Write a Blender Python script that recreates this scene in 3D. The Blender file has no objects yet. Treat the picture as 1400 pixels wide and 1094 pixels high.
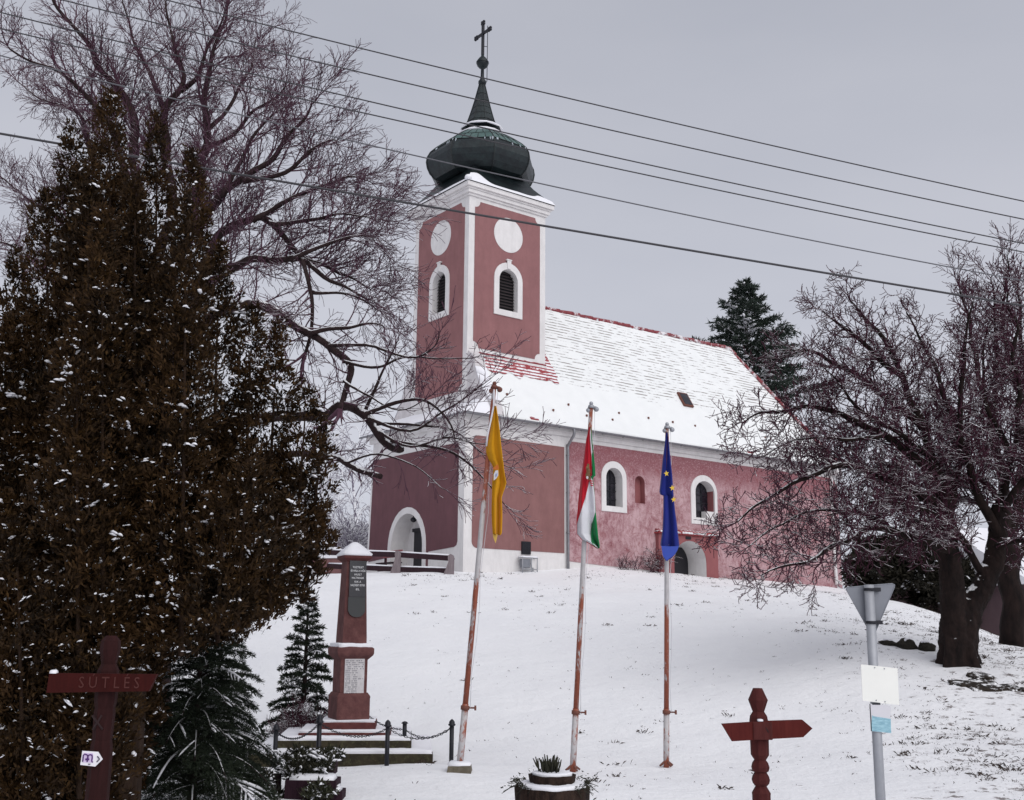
import bpy, bmesh, math, random
import numpy as np
from mathutils import Vector, Matrix, noise
from mathutils.geometry import tessellate_polygon

S = bpy.context.scene
COL = S.collection
rad = math.radians
rng = random.Random(7)

# ------------------------------------------------------------------ camera
F, PITCH, ROLL, YAW = 1500.0, 0.2038, 0.0082, 0.9142
_R0 = Vector((1, 0, 0)); FW = Vector((0, math.cos(PITCH), math.sin(PITCH))); _U0 = Vector((0, -math.sin(PITCH), math.cos(PITCH)))
CR = _R0 * math.cos(ROLL) + _U0 * math.sin(ROLL)
CU = -_R0 * math.sin(ROLL) + _U0 * math.cos(ROLL)
cd = bpy.data.cameras.new('camera'); co = bpy.data.objects.new('camera', cd); COL.objects.link(co)
cd.sensor_width = 36; cd.lens = F * 36 / 1400; cd.clip_end = 5000; cd.clip_start = 0.05
m = Matrix.Identity(4)
for i in range(3):
    m[i][0] = CR[i]; m[i][1] = CU[i]; m[i][2] = -FW[i]
co.matrix_world = m
S.camera = co

def P(px, py, Y):
    """point of the place at distance Y seen in direction (px, py)"""
    r = FW + CR * ((px - 700) / F) - CU * ((py - 547) / F)
    return r * (Y / r.y)

# ------------------------------------------------------------------ church axes
AX = Vector((math.sin(YAW), math.cos(YAW), 0)); BX = Vector((-math.cos(YAW), math.sin(YAW), 0))
T0 = Vector((-1.9247, 45.0, 0)); TW = 4.2747
def CH(a, b, z): return T0 + AX * a + BX * b + Vector((0, 0, z))

# ------------------------------------------------------------------ mesh builder
class MB:
    def __init__(s): s.v = []; s.f = []; s.m = []; s.s = []
    def add(s, vs, fs, mat=0, smooth=False):
        o = len(s.v); s.v.extend([tuple(v) for v in vs])
        for f in fs:
            s.f.append(tuple(i + o for i in f)); s.m.append(mat); s.s.append(smooth)
    def box(s, lo, hi, mat=0, M=None):
        x0, y0, z0 = lo; x1, y1, z1 = hi
        vs = [Vector(p) for p in ((x0,y0,z0),(x1,y0,z0),(x1,y1,z0),(x0,y1,z0),(x0,y0,z1),(x1,y0,z1),(x1,y1,z1),(x0,y1,z1))]
        if M: vs = [M @ v for v in vs]
        s.add(vs, [(0,3,2,1),(4,5,6,7),(0,1,5,4),(1,2,6,5),(2,3,7,6),(3,0,4,7)], mat)
    def bbox(s, lo, hi, bev=0.01, mat=0, M=None):
        """box with chamfered edges"""
        bm = bmesh.new(); bmesh.ops.create_cube(bm, size=1)
        c = [(a + b) / 2 for a, b in zip(lo, hi)]; d = [b - a for a, b in zip(lo, hi)]
        for v in bm.verts: v.co = Vector((c[0] + v.co.x * d[0], c[1] + v.co.y * d[1], c[2] + v.co.z * d[2]))
        bmesh.ops.bevel(bm, geom=bm.edges[:], offset=bev, segments=2, affect='EDGES', profile=.5)
        bm.verts.index_update()
        vs = [M @ v.co if M else v.co.copy() for v in bm.verts]
        s.add(vs, [tuple(v.index for v in f.verts) for f in bm.faces], mat); bm.free()
    def tube(s, pts, rs, n=6, mat=0, smooth=True, caps=True, ph=0.0):
        pts = [Vector(p) for p in pts]; k = len(pts)
        if isinstance(rs, (int, float)): rs = [rs] * k
        vs = []; ref = None
        for i, p in enumerate(pts):
            t = (pts[min(i + 1, k - 1)] - pts[max(i - 1, 0)])
            if t.length < 1e-9: t = Vector((0, 0, 1))
            t.normalize()
            if ref is None: ref = Vector((0, 0, 1)) if abs(t.z) < .9 else Vector((1, 0, 0))
            u = t.cross(ref)
            if u.length < 1e-5: u = t.orthogonal()
            u.normalize(); w = u.cross(t); ref = w
            for j in range(n):
                a = ph + 2 * math.pi * j / n
                vs.append(p + (u * math.cos(a) + w * math.sin(a)) * rs[i])
        fs = [(i*n+j, i*n+(j+1)%n, (i+1)*n+(j+1)%n, (i+1)*n+j) for i in range(k-1) for j in range(n)]
        if caps: fs += [tuple(range(n - 1, -1, -1)), tuple(range((k-1)*n, k*n))]
        s.add(vs, fs, mat, smooth)
    def lathe(s, prof, n=24, c=(0, 0), mat=0, smooth=True, ph=0.0, caps=True, sx=1, sy=1):
        vs = []
        for r, z in prof:
            for j in range(n):
                a = ph + 2 * math.pi * j / n
                vs.append((c[0] + r * math.cos(a) * sx, c[1] + r * math.sin(a) * sy, z))
        k = len(prof)
        fs = [(i*n+j, i*n+(j+1)%n, (i+1)*n+(j+1)%n, (i+1)*n+j) for i in range(k-1) for j in range(n)]
        if caps: fs += [tuple(range(n - 1, -1, -1)), tuple(range((k-1)*n, k*n))]
        s.add(vs, fs, mat, smooth)
    def slab(s, outer, holes, fr, depth, mat=0, mat_hole=None, back=False, rim=True):
        """flat plate: outline and holes in (u, v); fr(u, v, d) gives the point at depth d behind the face"""
        loops = [outer] + holes
        flat = [p for l in loops for p in l]
        tri = tessellate_polygon([[Vector((p[0], p[1], 0)) for p in l] for l in loops])
        s.add([fr(p[0], p[1], 0) for p in flat], [tuple(t) for t in tri], mat)
        if back: s.add([fr(p[0], p[1], depth) for p in flat], [tuple(t) for t in tri], mat)
        for li, l in enumerate(loops):
            n = len(l); mm = mat if li == 0 or mat_hole is None else mat_hole
            if li == 0 and not rim: continue
            s.add([fr(p[0], p[1], 0) for p in l] + [fr(p[0], p[1], depth) for p in l],
                  [(i, (i+1) % n, n + (i+1) % n, n + i) for i in range(n)], mm)
    def ball(s, c, r, mat=0, n=8, k=6, sz=1.0):
        vs = []; c = Vector(c)
        for i in range(1, k):
            t = math.pi * i / k
            for j in range(n):
                a = 2 * math.pi * j / n
                vs.append(c + Vector((r*math.sin(t)*math.cos(a), r*math.sin(t)*math.sin(a), r*sz*math.cos(t))))
        vs += [c + Vector((0, 0, r*sz)), c - Vector((0, 0, r*sz))]
        q = (k-1)*n
        fs = [(i*n+j, (i+1)*n+j, (i+1)*n+(j+1)%n, i*n+(j+1)%n) for i in range(k-2) for j in range(n)]
        fs += [(q, j, (j+1) % n) for j in range(n)] + [(q+1, (k-2)*n+(j+1) % n, (k-2)*n+j) for j in range(n)]
        s.add(vs, fs, mat, True)
    def cap(s, outline, z0, h, mat=0, jit=.25, sub=.12, seed=0, over=.015):
        """lump of lying snow: outline (x, y) on level z0, height h, with a rounded uneven rim"""
        r = random.Random(seed); pts = []
        n = len(outline)
        for i in range(n):
            a = Vector(outline[i]).to_2d(); b = Vector(outline[(i+1) % n]).to_2d(); k = max(1, int((b-a).length/sub))
            for j in range(k): pts.append(a.lerp(b, j/k))
        c = sum(pts, Vector((0, 0))) / len(pts); N = len(pts)
        vs = []
        w = [1 + r.uniform(-jit, jit)*.5 for _ in pts]; w = [(w[i-1] + w[i] + w[(i+1) % N])/3 for i in range(N)]
        mean = sum((p-c).length for p in pts)/N
        for (fr_, hh) in ((over, -.15), (over*1.6, .35), (-.2*h, .8), (-.7*h, 1.0)):
            for i, p in enumerate(pts):
                d = (p - c); L = d.length
                q = c + d * max(.1, (L + fr_ * (1 + r.uniform(-jit, jit))) / L) if L > 1e-6 else p
                vs.append((q.x, q.y, z0 + h*hh*w[i]))
        for i, p in enumerate(pts):
            q = c.lerp(p, .45); vs.append((q.x, q.y, z0 + h*(1.06 + r.uniform(-.1, .1))))
        vs.append((c.x, c.y, z0 + h*1.1))
        fs = [(k*N+i, k*N+(i+1) % N, (k+1)*N+(i+1) % N, (k+1)*N+i) for k in range(4) for i in range(N)]
        fs += [(4*N+i, 4*N+(i+1) % N, 5*N) for i in range(N)]
        s.add(vs, fs, mat, True)
    def build(s, name, mats, parent=None, world=False):
        """world=True: vertices are in world space and are moved to the parent's space"""
        me = bpy.data.meshes.new(name)
        v = s.v
        if parent is not None and world:
            iv = Matrix.Translation(parent.location) @ Matrix.Rotation(parent.rotation_euler.z, 4, 'Z')
            iv = np.array(iv.inverted()); arr = np.array(v, float); v = (arr @ iv[:3, :3].T + iv[:3, 3])
            v = [tuple(x) for x in v]
        me.from_pydata(v, [], s.f)
        if not isinstance(mats, (list, tuple)): mats = [mats]
        for x in mats: me.materials.append(x)
        me.polygons.foreach_set('material_index', s.m); me.polygons.foreach_set('use_smooth', s.s)
        me.update()
        o = bpy.data.objects.new(name, me); COL.objects.link(o)
        if parent is not None: o.parent = parent
        return o

def tag(o, label=None, cat=None, group=None, kind=None):
    if label: o['label'] = label
    if cat: o['category'] = cat
    if group: o['group'] = group
    if kind: o['kind'] = kind
    return o
def thing(name, loc, label, cat, rz=0.0, group=None):
    o = bpy.data.objects.new(name, None); COL.objects.link(o); o.empty_display_size = .2
    o.location = loc; o.rotation_euler = (0, 0, rz)
    return tag(o, label, cat, group)

def arch(cx, w, z0, ztop, n=14, sq=None):
    """outline of an arched opening, anticlockwise from bottom left; sq = height of the curved part"""
    r = w / 2; h = sq if sq else r; zs = ztop - h
    pts = [(cx - r, z0), (cx + r, z0)]
    for i in range(n + 1):
        t = math.pi * i / n; pts.append((cx + r * math.cos(t), zs + h * math.sin(t)))
    return pts
def circle(cx, cz, rx, rz=None, n=32): return [(cx + rx*math.cos(2*math.pi*i/n), cz + (rz or rx)*math.sin(2*math.pi*i/n)) for i in range(n)]
def smoothline(pts, k=4):
    """Catmull-Rom through pts"""
    pts = [Vector(p) for p in pts]
    if len(pts) < 3: return pts
    out = []
    for i in range(len(pts) - 1):
        p0 = pts[max(i-1, 0)]; p1 = pts[i]; p2 = pts[i+1]; p3 = pts[min(i+2, len(pts)-1)]
        for j in range(k):
            t = j / k
            out.append(.5*((2*p1) + (p2-p0)*t + (2*p0-5*p1+4*p2-p3)*t*t + (3*p1-p0-3*p2+p3)*t**3))
    out.append(pts[-1]); return out

# ------------------------------------------------------------------ materials
def mat(name, base=(.5,.5,.5), rough=.8, metal=0.0, spec=.5):
    M = bpy.data.materials.new(name); M.use_nodes = True
    b = M.node_tree.nodes['Principled BSDF']
    b.inputs['Base Color'].default_value = (*base, 1); b.inputs['Roughness'].default_value = rough; b.inputs['Metallic'].default_value = metal
    b.inputs['Specular IOR Level'].default_value = spec
    return M
class NT:
    def __init__(s, M): s.t = M.node_tree; s.b = s.t.nodes['Principled BSDF']
    def n(s, typ, **kw):
        x = s.t.nodes.new(typ)
        for k, v in kw.items():
            if k.startswith('i_'):
                key = k[2:]; key = int(key) if key.isdigit() else key.replace('_', ' ')
                if isinstance(v, bpy.types.NodeSocket): s.t.links.new(v, x.inputs[key])
                else: x.inputs[key].default_value = v
            else: setattr(x, k, v)
        return x
    def coord(s, scale=(1,1,1), obj=True):
        c = s.n('ShaderNodeTexCoord'); mp = s.n('ShaderNodeMapping', i_Vector=c.outputs['Object' if obj else 'Generated']); mp.inputs['Scale'].default_value = scale
        return mp.outputs[0]
    def noise(s, vec, scale=5, detail=4, rough=.6, dist=0.0): return s.n('ShaderNodeTexNoise', i_Vector=vec, i_Scale=float(scale), i_Detail=float(detail), i_Roughness=float(rough), i_Distortion=float(dist)).outputs['Fac']
    def ramp(s, fac, stops):
        r = s.n('ShaderNodeValToRGB', i_Fac=fac); cr = r.color_ramp
        while len(cr.elements) < len(stops): cr.elements.new(.5)
        for e, (p, c) in zip(cr.elements, stops):
            e.position = p; e.color = (*c, 1) if len(c) == 3 else c
        return r.outputs[0]
    def mix(s, fac, a, b, mode='MIX'):
        x = s.n('ShaderNodeMix', data_type='RGBA', blend_type=mode)
        for k, v in ((0, fac), (6, a), (7, b)):
            if isinstance(v, bpy.types.NodeSocket): s.t.links.new(v, x.inputs[k])
            else: x.inputs[k].default_value = v if not isinstance(v, tuple) or len(v) == 4 else (*v, 1)
        return x.outputs[2]
    def math(s, op, a, b=0.0, c=0.0, clamp=False):
        x = s.n('ShaderNodeMath', operation=op, use_clamp=clamp)
        for k, v in enumerate((a, b, c)):
            if isinstance(v, bpy.types.NodeSocket): s.t.links.new(v, x.inputs[k])
            else: x.inputs[k].default_value = v
        return x.outputs[0]
    def rng(s, v, a, b, c=0.0, d=1.0): 
        x = s.n('ShaderNodeMapRange', clamp=True, i_1=float(a), i_2=float(b), i_3=float(c), i_4=float(d)); s.t.links.new(v, x.inputs[0]); return x.outputs[0]
    def sep(s, v): x = s.n('ShaderNodeSeparateXYZ'); s.t.links.new(v, x.inputs[0]); return x.outputs
    def col(s, c): s.t.links.new(c, s.b.inputs['Base Color'])
    def rough(s, c): s.t.links.new(c, s.b.inputs['Roughness'])
    def bump(s, h, strength=.3, dist=.02):
        x = s.n('ShaderNodeBump', i_Strength=float(strength), i_Distance=float(dist)); s.t.links.new(h, x.inputs['Height']); s.t.links.new(x.outputs[0], s.b.inputs['Normal'])

def plaster(name, a, b, sc=1.2, lo=.35, hi=.7, stain=.12, bump=.15, rough=.9):
    M = mat(name, a, rough, spec=.2); t = NT(M); v = t.coord()
    f = t.rng(t.noise(v, sc, 6, .65), lo, hi); c = t.mix(f, a, b)
    st = t.rng(t.noise(t.coord((2.2, 2.2, .5)), 1.6, 5, .7), .42, .75)
    c = t.mix(t.math('MULTIPLY', st, stain*3), c, tuple(x*.55 for x in a))
    fine = t.noise(v, 30, 3, .6)
    c = t.mix(.25, c, t.mix(fine, tuple(x*.8 for x in b), tuple(min(1, x*1.15) for x in b)))
    t.col(c); t.bump(t.math('ADD', t.noise(v, 22, 4), t.math('MULTIPLY', t.noise(v, 3, 3), 1.5)), bump, .03)
    return M
M_ = {}
SNOW = (.85, .855, .88)
def snow_mat(name, bump=.25, sc=9):
    M = mat(name, SNOW, .65, spec=.25); t = NT(M); v = t.coord()
    t.col(t.mix(t.noise(v, 2.2, 5, .6), (.74, .74, .80), (.86, .86, .89)))
    t.bump(t.math('ADD', t.noise(v, sc, 4, .6), t.math('MULTIPLY', t.noise(v, sc*5, 2), .3)), bump, .03); return M
M_['snow'] = snow_mat('snow')
M_['white'] = plaster('white_plaster', (.64,.62,.62), (.75,.73,.73), 1.5, stain=.12)
M_['grey_plaster'] = plaster('grey_plaster', (.52,.49,.50), (.66,.63,.64), 2.5, stain=.12)
M_['mauve'] = plaster('mauve_plaster', (.215,.106,.104), (.262,.132,.13), 1.4, stain=.13)
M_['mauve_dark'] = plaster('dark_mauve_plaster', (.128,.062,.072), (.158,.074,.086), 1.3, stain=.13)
M_['mauve_tower'] = plaster('tower_mauve_plaster', (.24,.115,.118), (.29,.14,.142), 1.2, stain=.13)
M_['porch'] = plaster('brown_pink_plaster', (.24,.085,.09), (.30,.11,.115), 2, stain=.1)
def old_pink():
    M = mat('weathered_pink_plaster', rough=.92, spec=.15); t = NT(M); v = t.coord(); z = t.sep(t.coord())[2]
    n1 = t.noise(v, 1.15, 8, .72, .6); n2 = t.noise(t.coord((1, 1, .35)), 4.5, 6, .75, .8); n3 = t.noise(v, 14, 5, .7)
    # the paint has flaked below the eaves band: paler the lower one looks, in streaks
    h = t.rng(t.math('ADD', z, t.math('MULTIPLY', t.math('SUBTRACT', n1, .5), 1.6)), 4.3, 5.1)
    w = t.rng(t.math('ADD', t.math('MULTIPLY', n1, .75), t.math('MULTIPLY', n2, .45)), .47, .68)
    w2 = t.math('MULTIPLY', w, t.math('SUBTRACT', 1.0, t.math('MULTIPLY', h, .93)))
    c = t.mix(w2, (.24, .095, .11), (.50, .335, .355))
    c = t.mix(t.math('MULTIPLY', t.rng(n3, .5, .72), .55), c, (.60, .42, .44))
    c = t.mix(t.math('MULTIPLY', t.rng(t.noise(v, 2.3, 7, .75, 1.2), .53, .63), .7), c, (.25, .085, .095))
    c = t.mix(t.math('MULTIPLY', t.rng(t.noise(v, 5.5, 4, .6), .66, .70), .8), c, (.16, .06, .055))
    t.col(c); t.bump(t.math('ADD', n3, t.math('MULTIPLY', n2, 1.4)), .45, .04); return M
M_['pink_old'] = old_pink()
def roof_mat():
    M = mat('snowy_tile_roof', SNOW, .7, spec=.2); t = NT(M); v = t.coord(); x, y, z = t.sep(v)
    wob = t.math('MULTIPLY', t.math('SUBTRACT', t.noise(t.coord((.8, .8, .8)), 1.0, 3), .5), .10)
    row = t.math('FRACT', t.math('MULTIPLY', t.math('ADD', z, wob), 6.1))
    line = t.math('LESS_THAN', row, .27)
    brk = t.noise(t.coord((1.0, 3.0, 6.1)), 1.6, 4, .75)
    area = t.math('ADD', t.rng(z, 7.7, 8.9), t.math('MULTIPLY', t.math('SUBTRACT', t.noise(v, .45, 4), .5), .9))
    show = t.math('MULTIPLY', line, t.rng(t.math('ADD', brk, t.math('MULTIPLY', t.math('SUBTRACT', area, 1.0), .4)), .47, .53))
    c = t.mix(t.noise(v, 1.5, 4), (.73, .745, .75), (.84, .85, .85))
    tile = t.mix(t.noise(v, 3, 3), (.10, .10, .09), (.20, .13, .12))
    t.col(t.mix(t.math('MULTIPLY', show, .9), c, tile))
    t.bump(t.math('ADD', t.math('MULTIPLY', t.math('SUBTRACT', 1.0, show), .6), t.math('MULTIPLY', t.noise(v, 5, 4), .6)), .5, .03); return M
M_['roof'] = roof_mat()
def red_tile():
    M = mat('red_clay_tile', (.3, .02, .03), .7); t = NT(M); v = t.coord(); x, y, z = t.sep(v)
    c = t.mix(t.noise(v, 4, 5, .7), (.20, .022, .03), (.36, .045, .05))
    row = t.math('LESS_THAN', t.math('FRACT', t.math('MULTIPLY', z, 6.1)), .55)
    sn = t.rng(t.math('ADD', t.noise(t.coord((1, 1, 2.2)), 1.7, 5, .75), t.math('MULTIPLY', row, .16)), .60, .66)
    t.col(t.mix(sn, c, (.80, .80, .83))); t.bump(t.noise(v, 12), .3, .03); return M
M_['tile'] = red_tile()
def ridge_tile():
    M = mat('snowy_ridge_tile', (.3, .02, .03), .7); t = NT(M); v = t.coord()
    c = t.mix(t.noise(v, 4, 5, .7), (.16, .024, .034), (.29, .05, .06))
    t.col(t.mix(t.rng(t.noise(v, 1.3, 5, .75), .50, .60), c, (.80, .80, .83))); return M
M_['ridge'] = ridge_tile()
def copper():
    M = mat('dark_patina_sheet', (.02,.03,.03), .42, metal=.35); t = NT(M); v = t.coord(); z = t.sep(v)[2]
    br = t.n('ShaderNodeTexBrick', i_Vector=t.coord((1,1,1)), i_Scale=1.0); br.inputs['Mortar Size'].default_value = .03
    n = t.noise(v, 2.2, 6, .7)
    c = t.mix(t.rng(n, .4, .7), (.005, .008, .011), (.016, .028, .030))
    st = t.rng(t.noise(t.coord((5, 5, .8)), 1.6, 4, .7), .6, .7)
    c = t.mix(t.math('MULTIPLY', st, .22), c, (.06, .10, .095))
    t.col(c); t.bump(t.noise(v, 5, 4), .35, .04); return M
M_['copper'] = copper()
M_['copper_lit'] = mat('sky_lit_patina_sheet', (.05,.105,.095), .45, metal=.2)  # sky highlight on the upper dome facets painted into the green patina
t = NT(M_['copper_lit']); v = t.coord(); t.col(t.mix(t.noise(v, 4, 6, .7), (.026,.055,.054), (.11,.20,.18))); t.bump(t.noise(v, 7, 3), .3, .03)
M_['seam'] = mat('dark_seam', (.012,.016,.017), .5, metal=.3)
M_['black'] = mat('black_void', (.006,.005,.008), .6)
def glass():
    M = mat('old_window_glass', (.018,.017,.024), .22, spec=.5); t = NT(M); v = t.coord()
    t.col(t.mix(t.rng(t.noise(v, 3, 4), .45, .7), (.010,.010,.016), (.035,.03,.04))); return M
M_['glass'] = glass()
M_['louvre'] = mat('dark_louvre_wood', (.022,.014,.016), .8)
M_['door'] = mat('dark_wooden_door', (.010,.009,.014), .6)
M_['zinc'] = mat('zinc_sheet', (.22,.22,.24), .45, metal=.6)
t = NT(M_['zinc']); t.col(t.mix(t.noise(t.coord(), 6, 4), (.15,.15,.165), (.30,.30,.32)))
M_['white_pipe'] = mat('white_painted_pipe', (.70,.68,.68), .5)
M_['iron'] = mat('black_iron', (.010,.010,.016), .5, metal=.3)
M_['steel'] = mat('galvanised_steel', (.36,.37,.40), .5, metal=.35)
t = NT(M_['steel']); t.col(t.mix(t.noise(t.coord(), 9, 5, .7), (.25,.26,.29), (.42,.43,.46)))
def bark(name, a, b, snow=.5, thr=.35, sc=9, amount=1.0):
    M = mat(name, a, .9, spec=.15); t = NT(M); v = t.coord()
    c = t.mix(t.rng(t.noise(t.coord((1, 1, .3)), sc, 5, .7), .35, .7), a, b)
    if snow:
        g = t.n('ShaderNodeNewGeometry'); nz = t.sep(g.outputs['Normal'])[2]
        n = t.noise(v, 3.2, 4, .7)
        w = t.rng(t.math('ADD', nz, t.math('MULTIPLY', t.math('SUBTRACT', n, .5), 1.5)), thr, thr + .12, 0, amount)
        c = t.mix(w, c, SNOW)
    t.col(c); t.bump(t.noise(t.coord((1, 1, .3)), sc*1.3, 6, .75), .9, .05); return M
M_['bark'] = bark('dark_bark', (.022,.013,.014), (.050,.032,.032), thr=.55)
M_['twig'] = bark('purple_twig', (.072,.034,.052), (.120,.058,.084), thr=.72, sc=4)
M_['bark_plain'] = bark('brown_stem', (.022,.012,.008), (.05,.03,.02), snow=0)
M_['bark_fruit'] = bark('black_fruit_tree_bark', (.007,.005,.005), (.026,.016,.014), thr=.60, sc=5)
M_['twig_fruit'] = bark('dark_fruit_twig', (.044,.015,.026), (.082,.029,.047), thr=.70, sc=4)
M_['twig_frost'] = bark('frosted_twig', (.16,.13,.18), (.25,.22,.28), thr=-.1, sc=3)
M_['bush'] = bark('plum_twig', (.045,.014,.024), (.075,.026,.04), thr=.6, sc=4)
def leafmat(name, a, b, c_, snow=None, sc=1.6):
    M = mat(name, a, .75, spec=.15); t = NT(M); v = t.coord()
    c = t.mix(t.rng(t.noise(v, sc, 4, .7), .35, .65), a, b)
    c = t.mix(t.rng(t.noise(v, sc*9, 3, .7), .5, .75), c, c_)
    if snow is not None:
        g = t.n('ShaderNodeNewGeometry'); nz = t.sep(g.outputs['Normal'])[2]
        w = t.rng(t.math('ADD', nz, t.math('MULTIPLY', t.math('SUBTRACT', t.noise(v, 2.6, 4, .7), .5), 2.2)), snow, snow + .15)
        c = t.mix(w, c, SNOW)
    t.col(c); return M
M_['thuja'] = leafmat('bronze_thuja_foliage', (.009,.0055,.003), (.034,.016,.0045), (.070,.036,.009))
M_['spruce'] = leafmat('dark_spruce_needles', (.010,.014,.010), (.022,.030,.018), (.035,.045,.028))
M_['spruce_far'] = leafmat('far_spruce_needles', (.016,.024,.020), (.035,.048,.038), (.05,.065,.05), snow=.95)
M_['hedge'] = leafmat('dark_hedge_foliage', (.012,.012,.010), (.030,.026,.018), (.035,.03,.022), snow=1.25)
M_['plant'] = leafmat('dark_pot_plant', (.016,.014,.012), (.035,.038,.022), (.05,.045,.03))
M_['grass'] = leafmat('dead_grass', (.032,.022,.02), (.065,.046,.036), (.02,.015,.014))
def stone(name, a, b, sc=6, bump=.4, lich=None):
    M = mat(name, a, .85, spec=.25); t = NT(M); v = t.coord()
    c = t.mix(t.rng(t.noise(v, sc, 7, .7), .35, .65), a, b)
    c = t.mix(t.math('MULTIPLY', t.rng(t.noise(v, sc*.35, 5, .7), .45, .7), .6), c, tuple(x*.5 for x in a))
    if lich: c = t.mix(t.rng(t.noise(v, sc*1.7, 5, .7), .52, .68), c, lich)
    t.col(c); t.bump(t.noise(v, sc*4, 5, .7), bump, .02); return M
M_['redstone'] = stone('red_polished_stone', (.09,.034,.034), (.145,.062,.058))
M_['redstone_d'] = stone('dark_red_stone', (.075,.022,.022), (.12,.038,.036))
M_['mossstone'] = stone('mossy_stone_step', (.026,.021,.013), (.050,.040,.022), 8, .5, (.07,.07,.035))
M_['concrete'] = stone('rough_concrete', (.10,.085,.06), (.18,.155,.12), 9)
M_['rock'] = stone('dark_rock', (.012,.011,.009), (.04,.034,.026), 7)
M_['soil'] = stone('bare_soil', (.012,.009,.007), (.036,.026,.018), 7)
t = NT(M_['soil']); _l = t.b.inputs['Base Color'].links[0].from_socket; t.col(t.mix(t.rng(t.noise(t.coord(), 4.5, 6, .75), .54, .58), _l, SNOW))
M_['granite'] = mat('black_granite', (.008,.008,.014), .25)
M_['granite2'] = mat('dark_slate_tablet', (.022,.024,.026), .5)
M_['marble'] = stone('white_marble', (.48,.46,.47), (.60,.58,.59), 5, .05)
M_['letter'] = mat('white_letter', (.72,.72,.74), .6)
M_['letter_grey'] = mat('grey_letter', (.10,.10,.12), .7)
def rusty(name):
    M = mat(name, (.6,.6,.6), .6); t = NT(M); v = t.coord()
    n = t.noise(t.coord((1, 1, .35)), 5.5, 6, .75); big = t.noise(t.coord((.2, .2, .35)), 1.3, 3, .5)
    f = t.rng(t.math('ADD', n, t.math('MULTIPLY', t.math('SUBTRACT', big, .5), 1.6)), .40, .47)
    r_ = t.mix(t.noise(v, 25, 4), (.16,.035,.018), (.34,.095,.05))
    t.col(t.mix(f, t.mix(t.noise(v, 9, 5, .7), (.30,.29,.30), (.58,.56,.57)), r_)); t.bump(t.noise(v, 40, 4), .3, .01); return M
M_['rusty'] = rusty('rusty_white_paint')
M_['rust'] = mat('brown_rust', (.14,.05,.035), .85)
def cloth(name, c, k=.8):
    M = mat(name, c, .8, spec=.1); t = NT(M); v = t.coord()
    t.col(t.mix(t.noise(v, 3, 4), tuple(x*k for x in c), tuple(min(1, x*1.12) for x in c))); 
    t.b.inputs['Sheen Weight'].default_value = .1
    t.bump(t.noise(t.coord((3, 3, .8)), 5, 4), .25, .02); return M
M_['yellow'] = cloth('yellow_cloth', (.58,.27,.010)); M_['yellow_lt'] = cloth('faded_yellow_cloth', (.60,.40,.10))
M_['red'] = cloth('red_cloth', (.42,.012,.025)); M_['whitecloth'] = cloth('white_cloth', (.62,.62,.66)); M_['green'] = cloth('green_cloth', (.010,.17,.055))
M_['blue'] = cloth('blue_cloth', (.016,.024,.185)); M_['blue_lt'] = cloth('light_blue_cloth', (.05,.085,.40)); M_['gold'] = mat('gold_star', (.72,.48,.04), .7)
M_['crest'] = stone('gold_brown_embroidery', (.10,.05,.025), (.22,.14,.07), 30, .1)
def wood(name, a, b):
    M = mat(name, a, .65, spec=.3); t = NT(M); v = t.coord()
    n = t.noise(t.coord((9, 9, 1.2)), 2.5, 6, .7)
    t.col(t.mix(t.rng(n, .3, .7), a, b)); t.bump(n, .5, .015); M.node_tree.nodes['Principled BSDF'].inputs['Specular IOR Level'].default_value = .12; M.node_tree.nodes['Principled BSDF'].inputs['Roughness'].default_value = .85; return M
M_['signwood'] = wood('red_brown_stained_wood', (.050,.012,.012), (.088,.024,.022))
M_['signwood_shade'] = wood('shade_darkened_stained_wood', (.016,.005,.005), (.032,.010,.010))  # sign wood for the left post, darkened in colour to stand for shade
M_['signboard_shade'] = wood('shade_darkened_red_board', (.027,.0045,.004), (.044,.007,.006))  # left crossboard red, with the same shade put into its colour
M_['signwood_b'] = wood('red_painted_board', (.070,.012,.011), (.105,.020,.017))
M_['carve'] = mat('carved_groove', (.020,.006,.007), .9)
M_['carve_red'] = mat('red_carved_letter', (.058,.009,.006), .8)
M_['greywood'] = wood('grey_weathered_post', (.13,.105,.115), (.25,.21,.22))
M_['railwood'] = wood('dark_plum_rail', (.026,.014,.018), (.05,.028,.034))
M_['planter'] = wood('dark_plum_planter_board', (.018,.008,.014), (.036,.016,.024))
M_['stump'] = bark('rough_stump_wood', (.014,.008,.007), (.055,.034,.026), snow=0, sc=14)
M_['signback'] = mat('grey_sign_back', (.20,.21,.24), .5, metal=.25)
t = NT(M_['signback']); t.col(t.mix(t.noise(t.coord(), 7, 4), (.155,.165,.19), (.23,.24,.27)))
M_['signwhite'] = mat('white_sheet', (.68,.68,.67), .6)
t = NT(M_['signwhite']); t.col(t.mix(t.noise(t.coord(), 5, 5), (.76,.76,.72), (.86,.86,.82)))
M_['stick_blue'] = mat('pale_blue_print', (.20,.42,.50), .6)
t = NT(M_['stick_blue']); t.col(t.mix(t.rng(t.noise(t.coord((8, 8, 30)), 2.5, 4), .4, .6), (.20,.38,.47), (.33,.55,.63)))
M_['stick_white'] = mat('pale_sticker', (.62,.61,.65), .6)
M_['plate_white'] = mat('white_enamel_plate', (.78,.76,.80), .4)
M_['purple'] = mat('purple_paint', (.06,.008,.13), .6); M_['lilac'] = mat('lilac_tint', (.62,.50,.72), .5); M_['ink'] = mat('dark_ink', (.03,.02,.06), .6)
M_['cable'] = mat('overhead_cable', (.035,.033,.040), .6); M_['cable_pale'] = mat('frosty_cable', (.10,.10,.115), .6)
M_['house'] = plaster('dull_mauve_render', (.10,.065,.075), (.135,.09,.10), 1.5)
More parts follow.
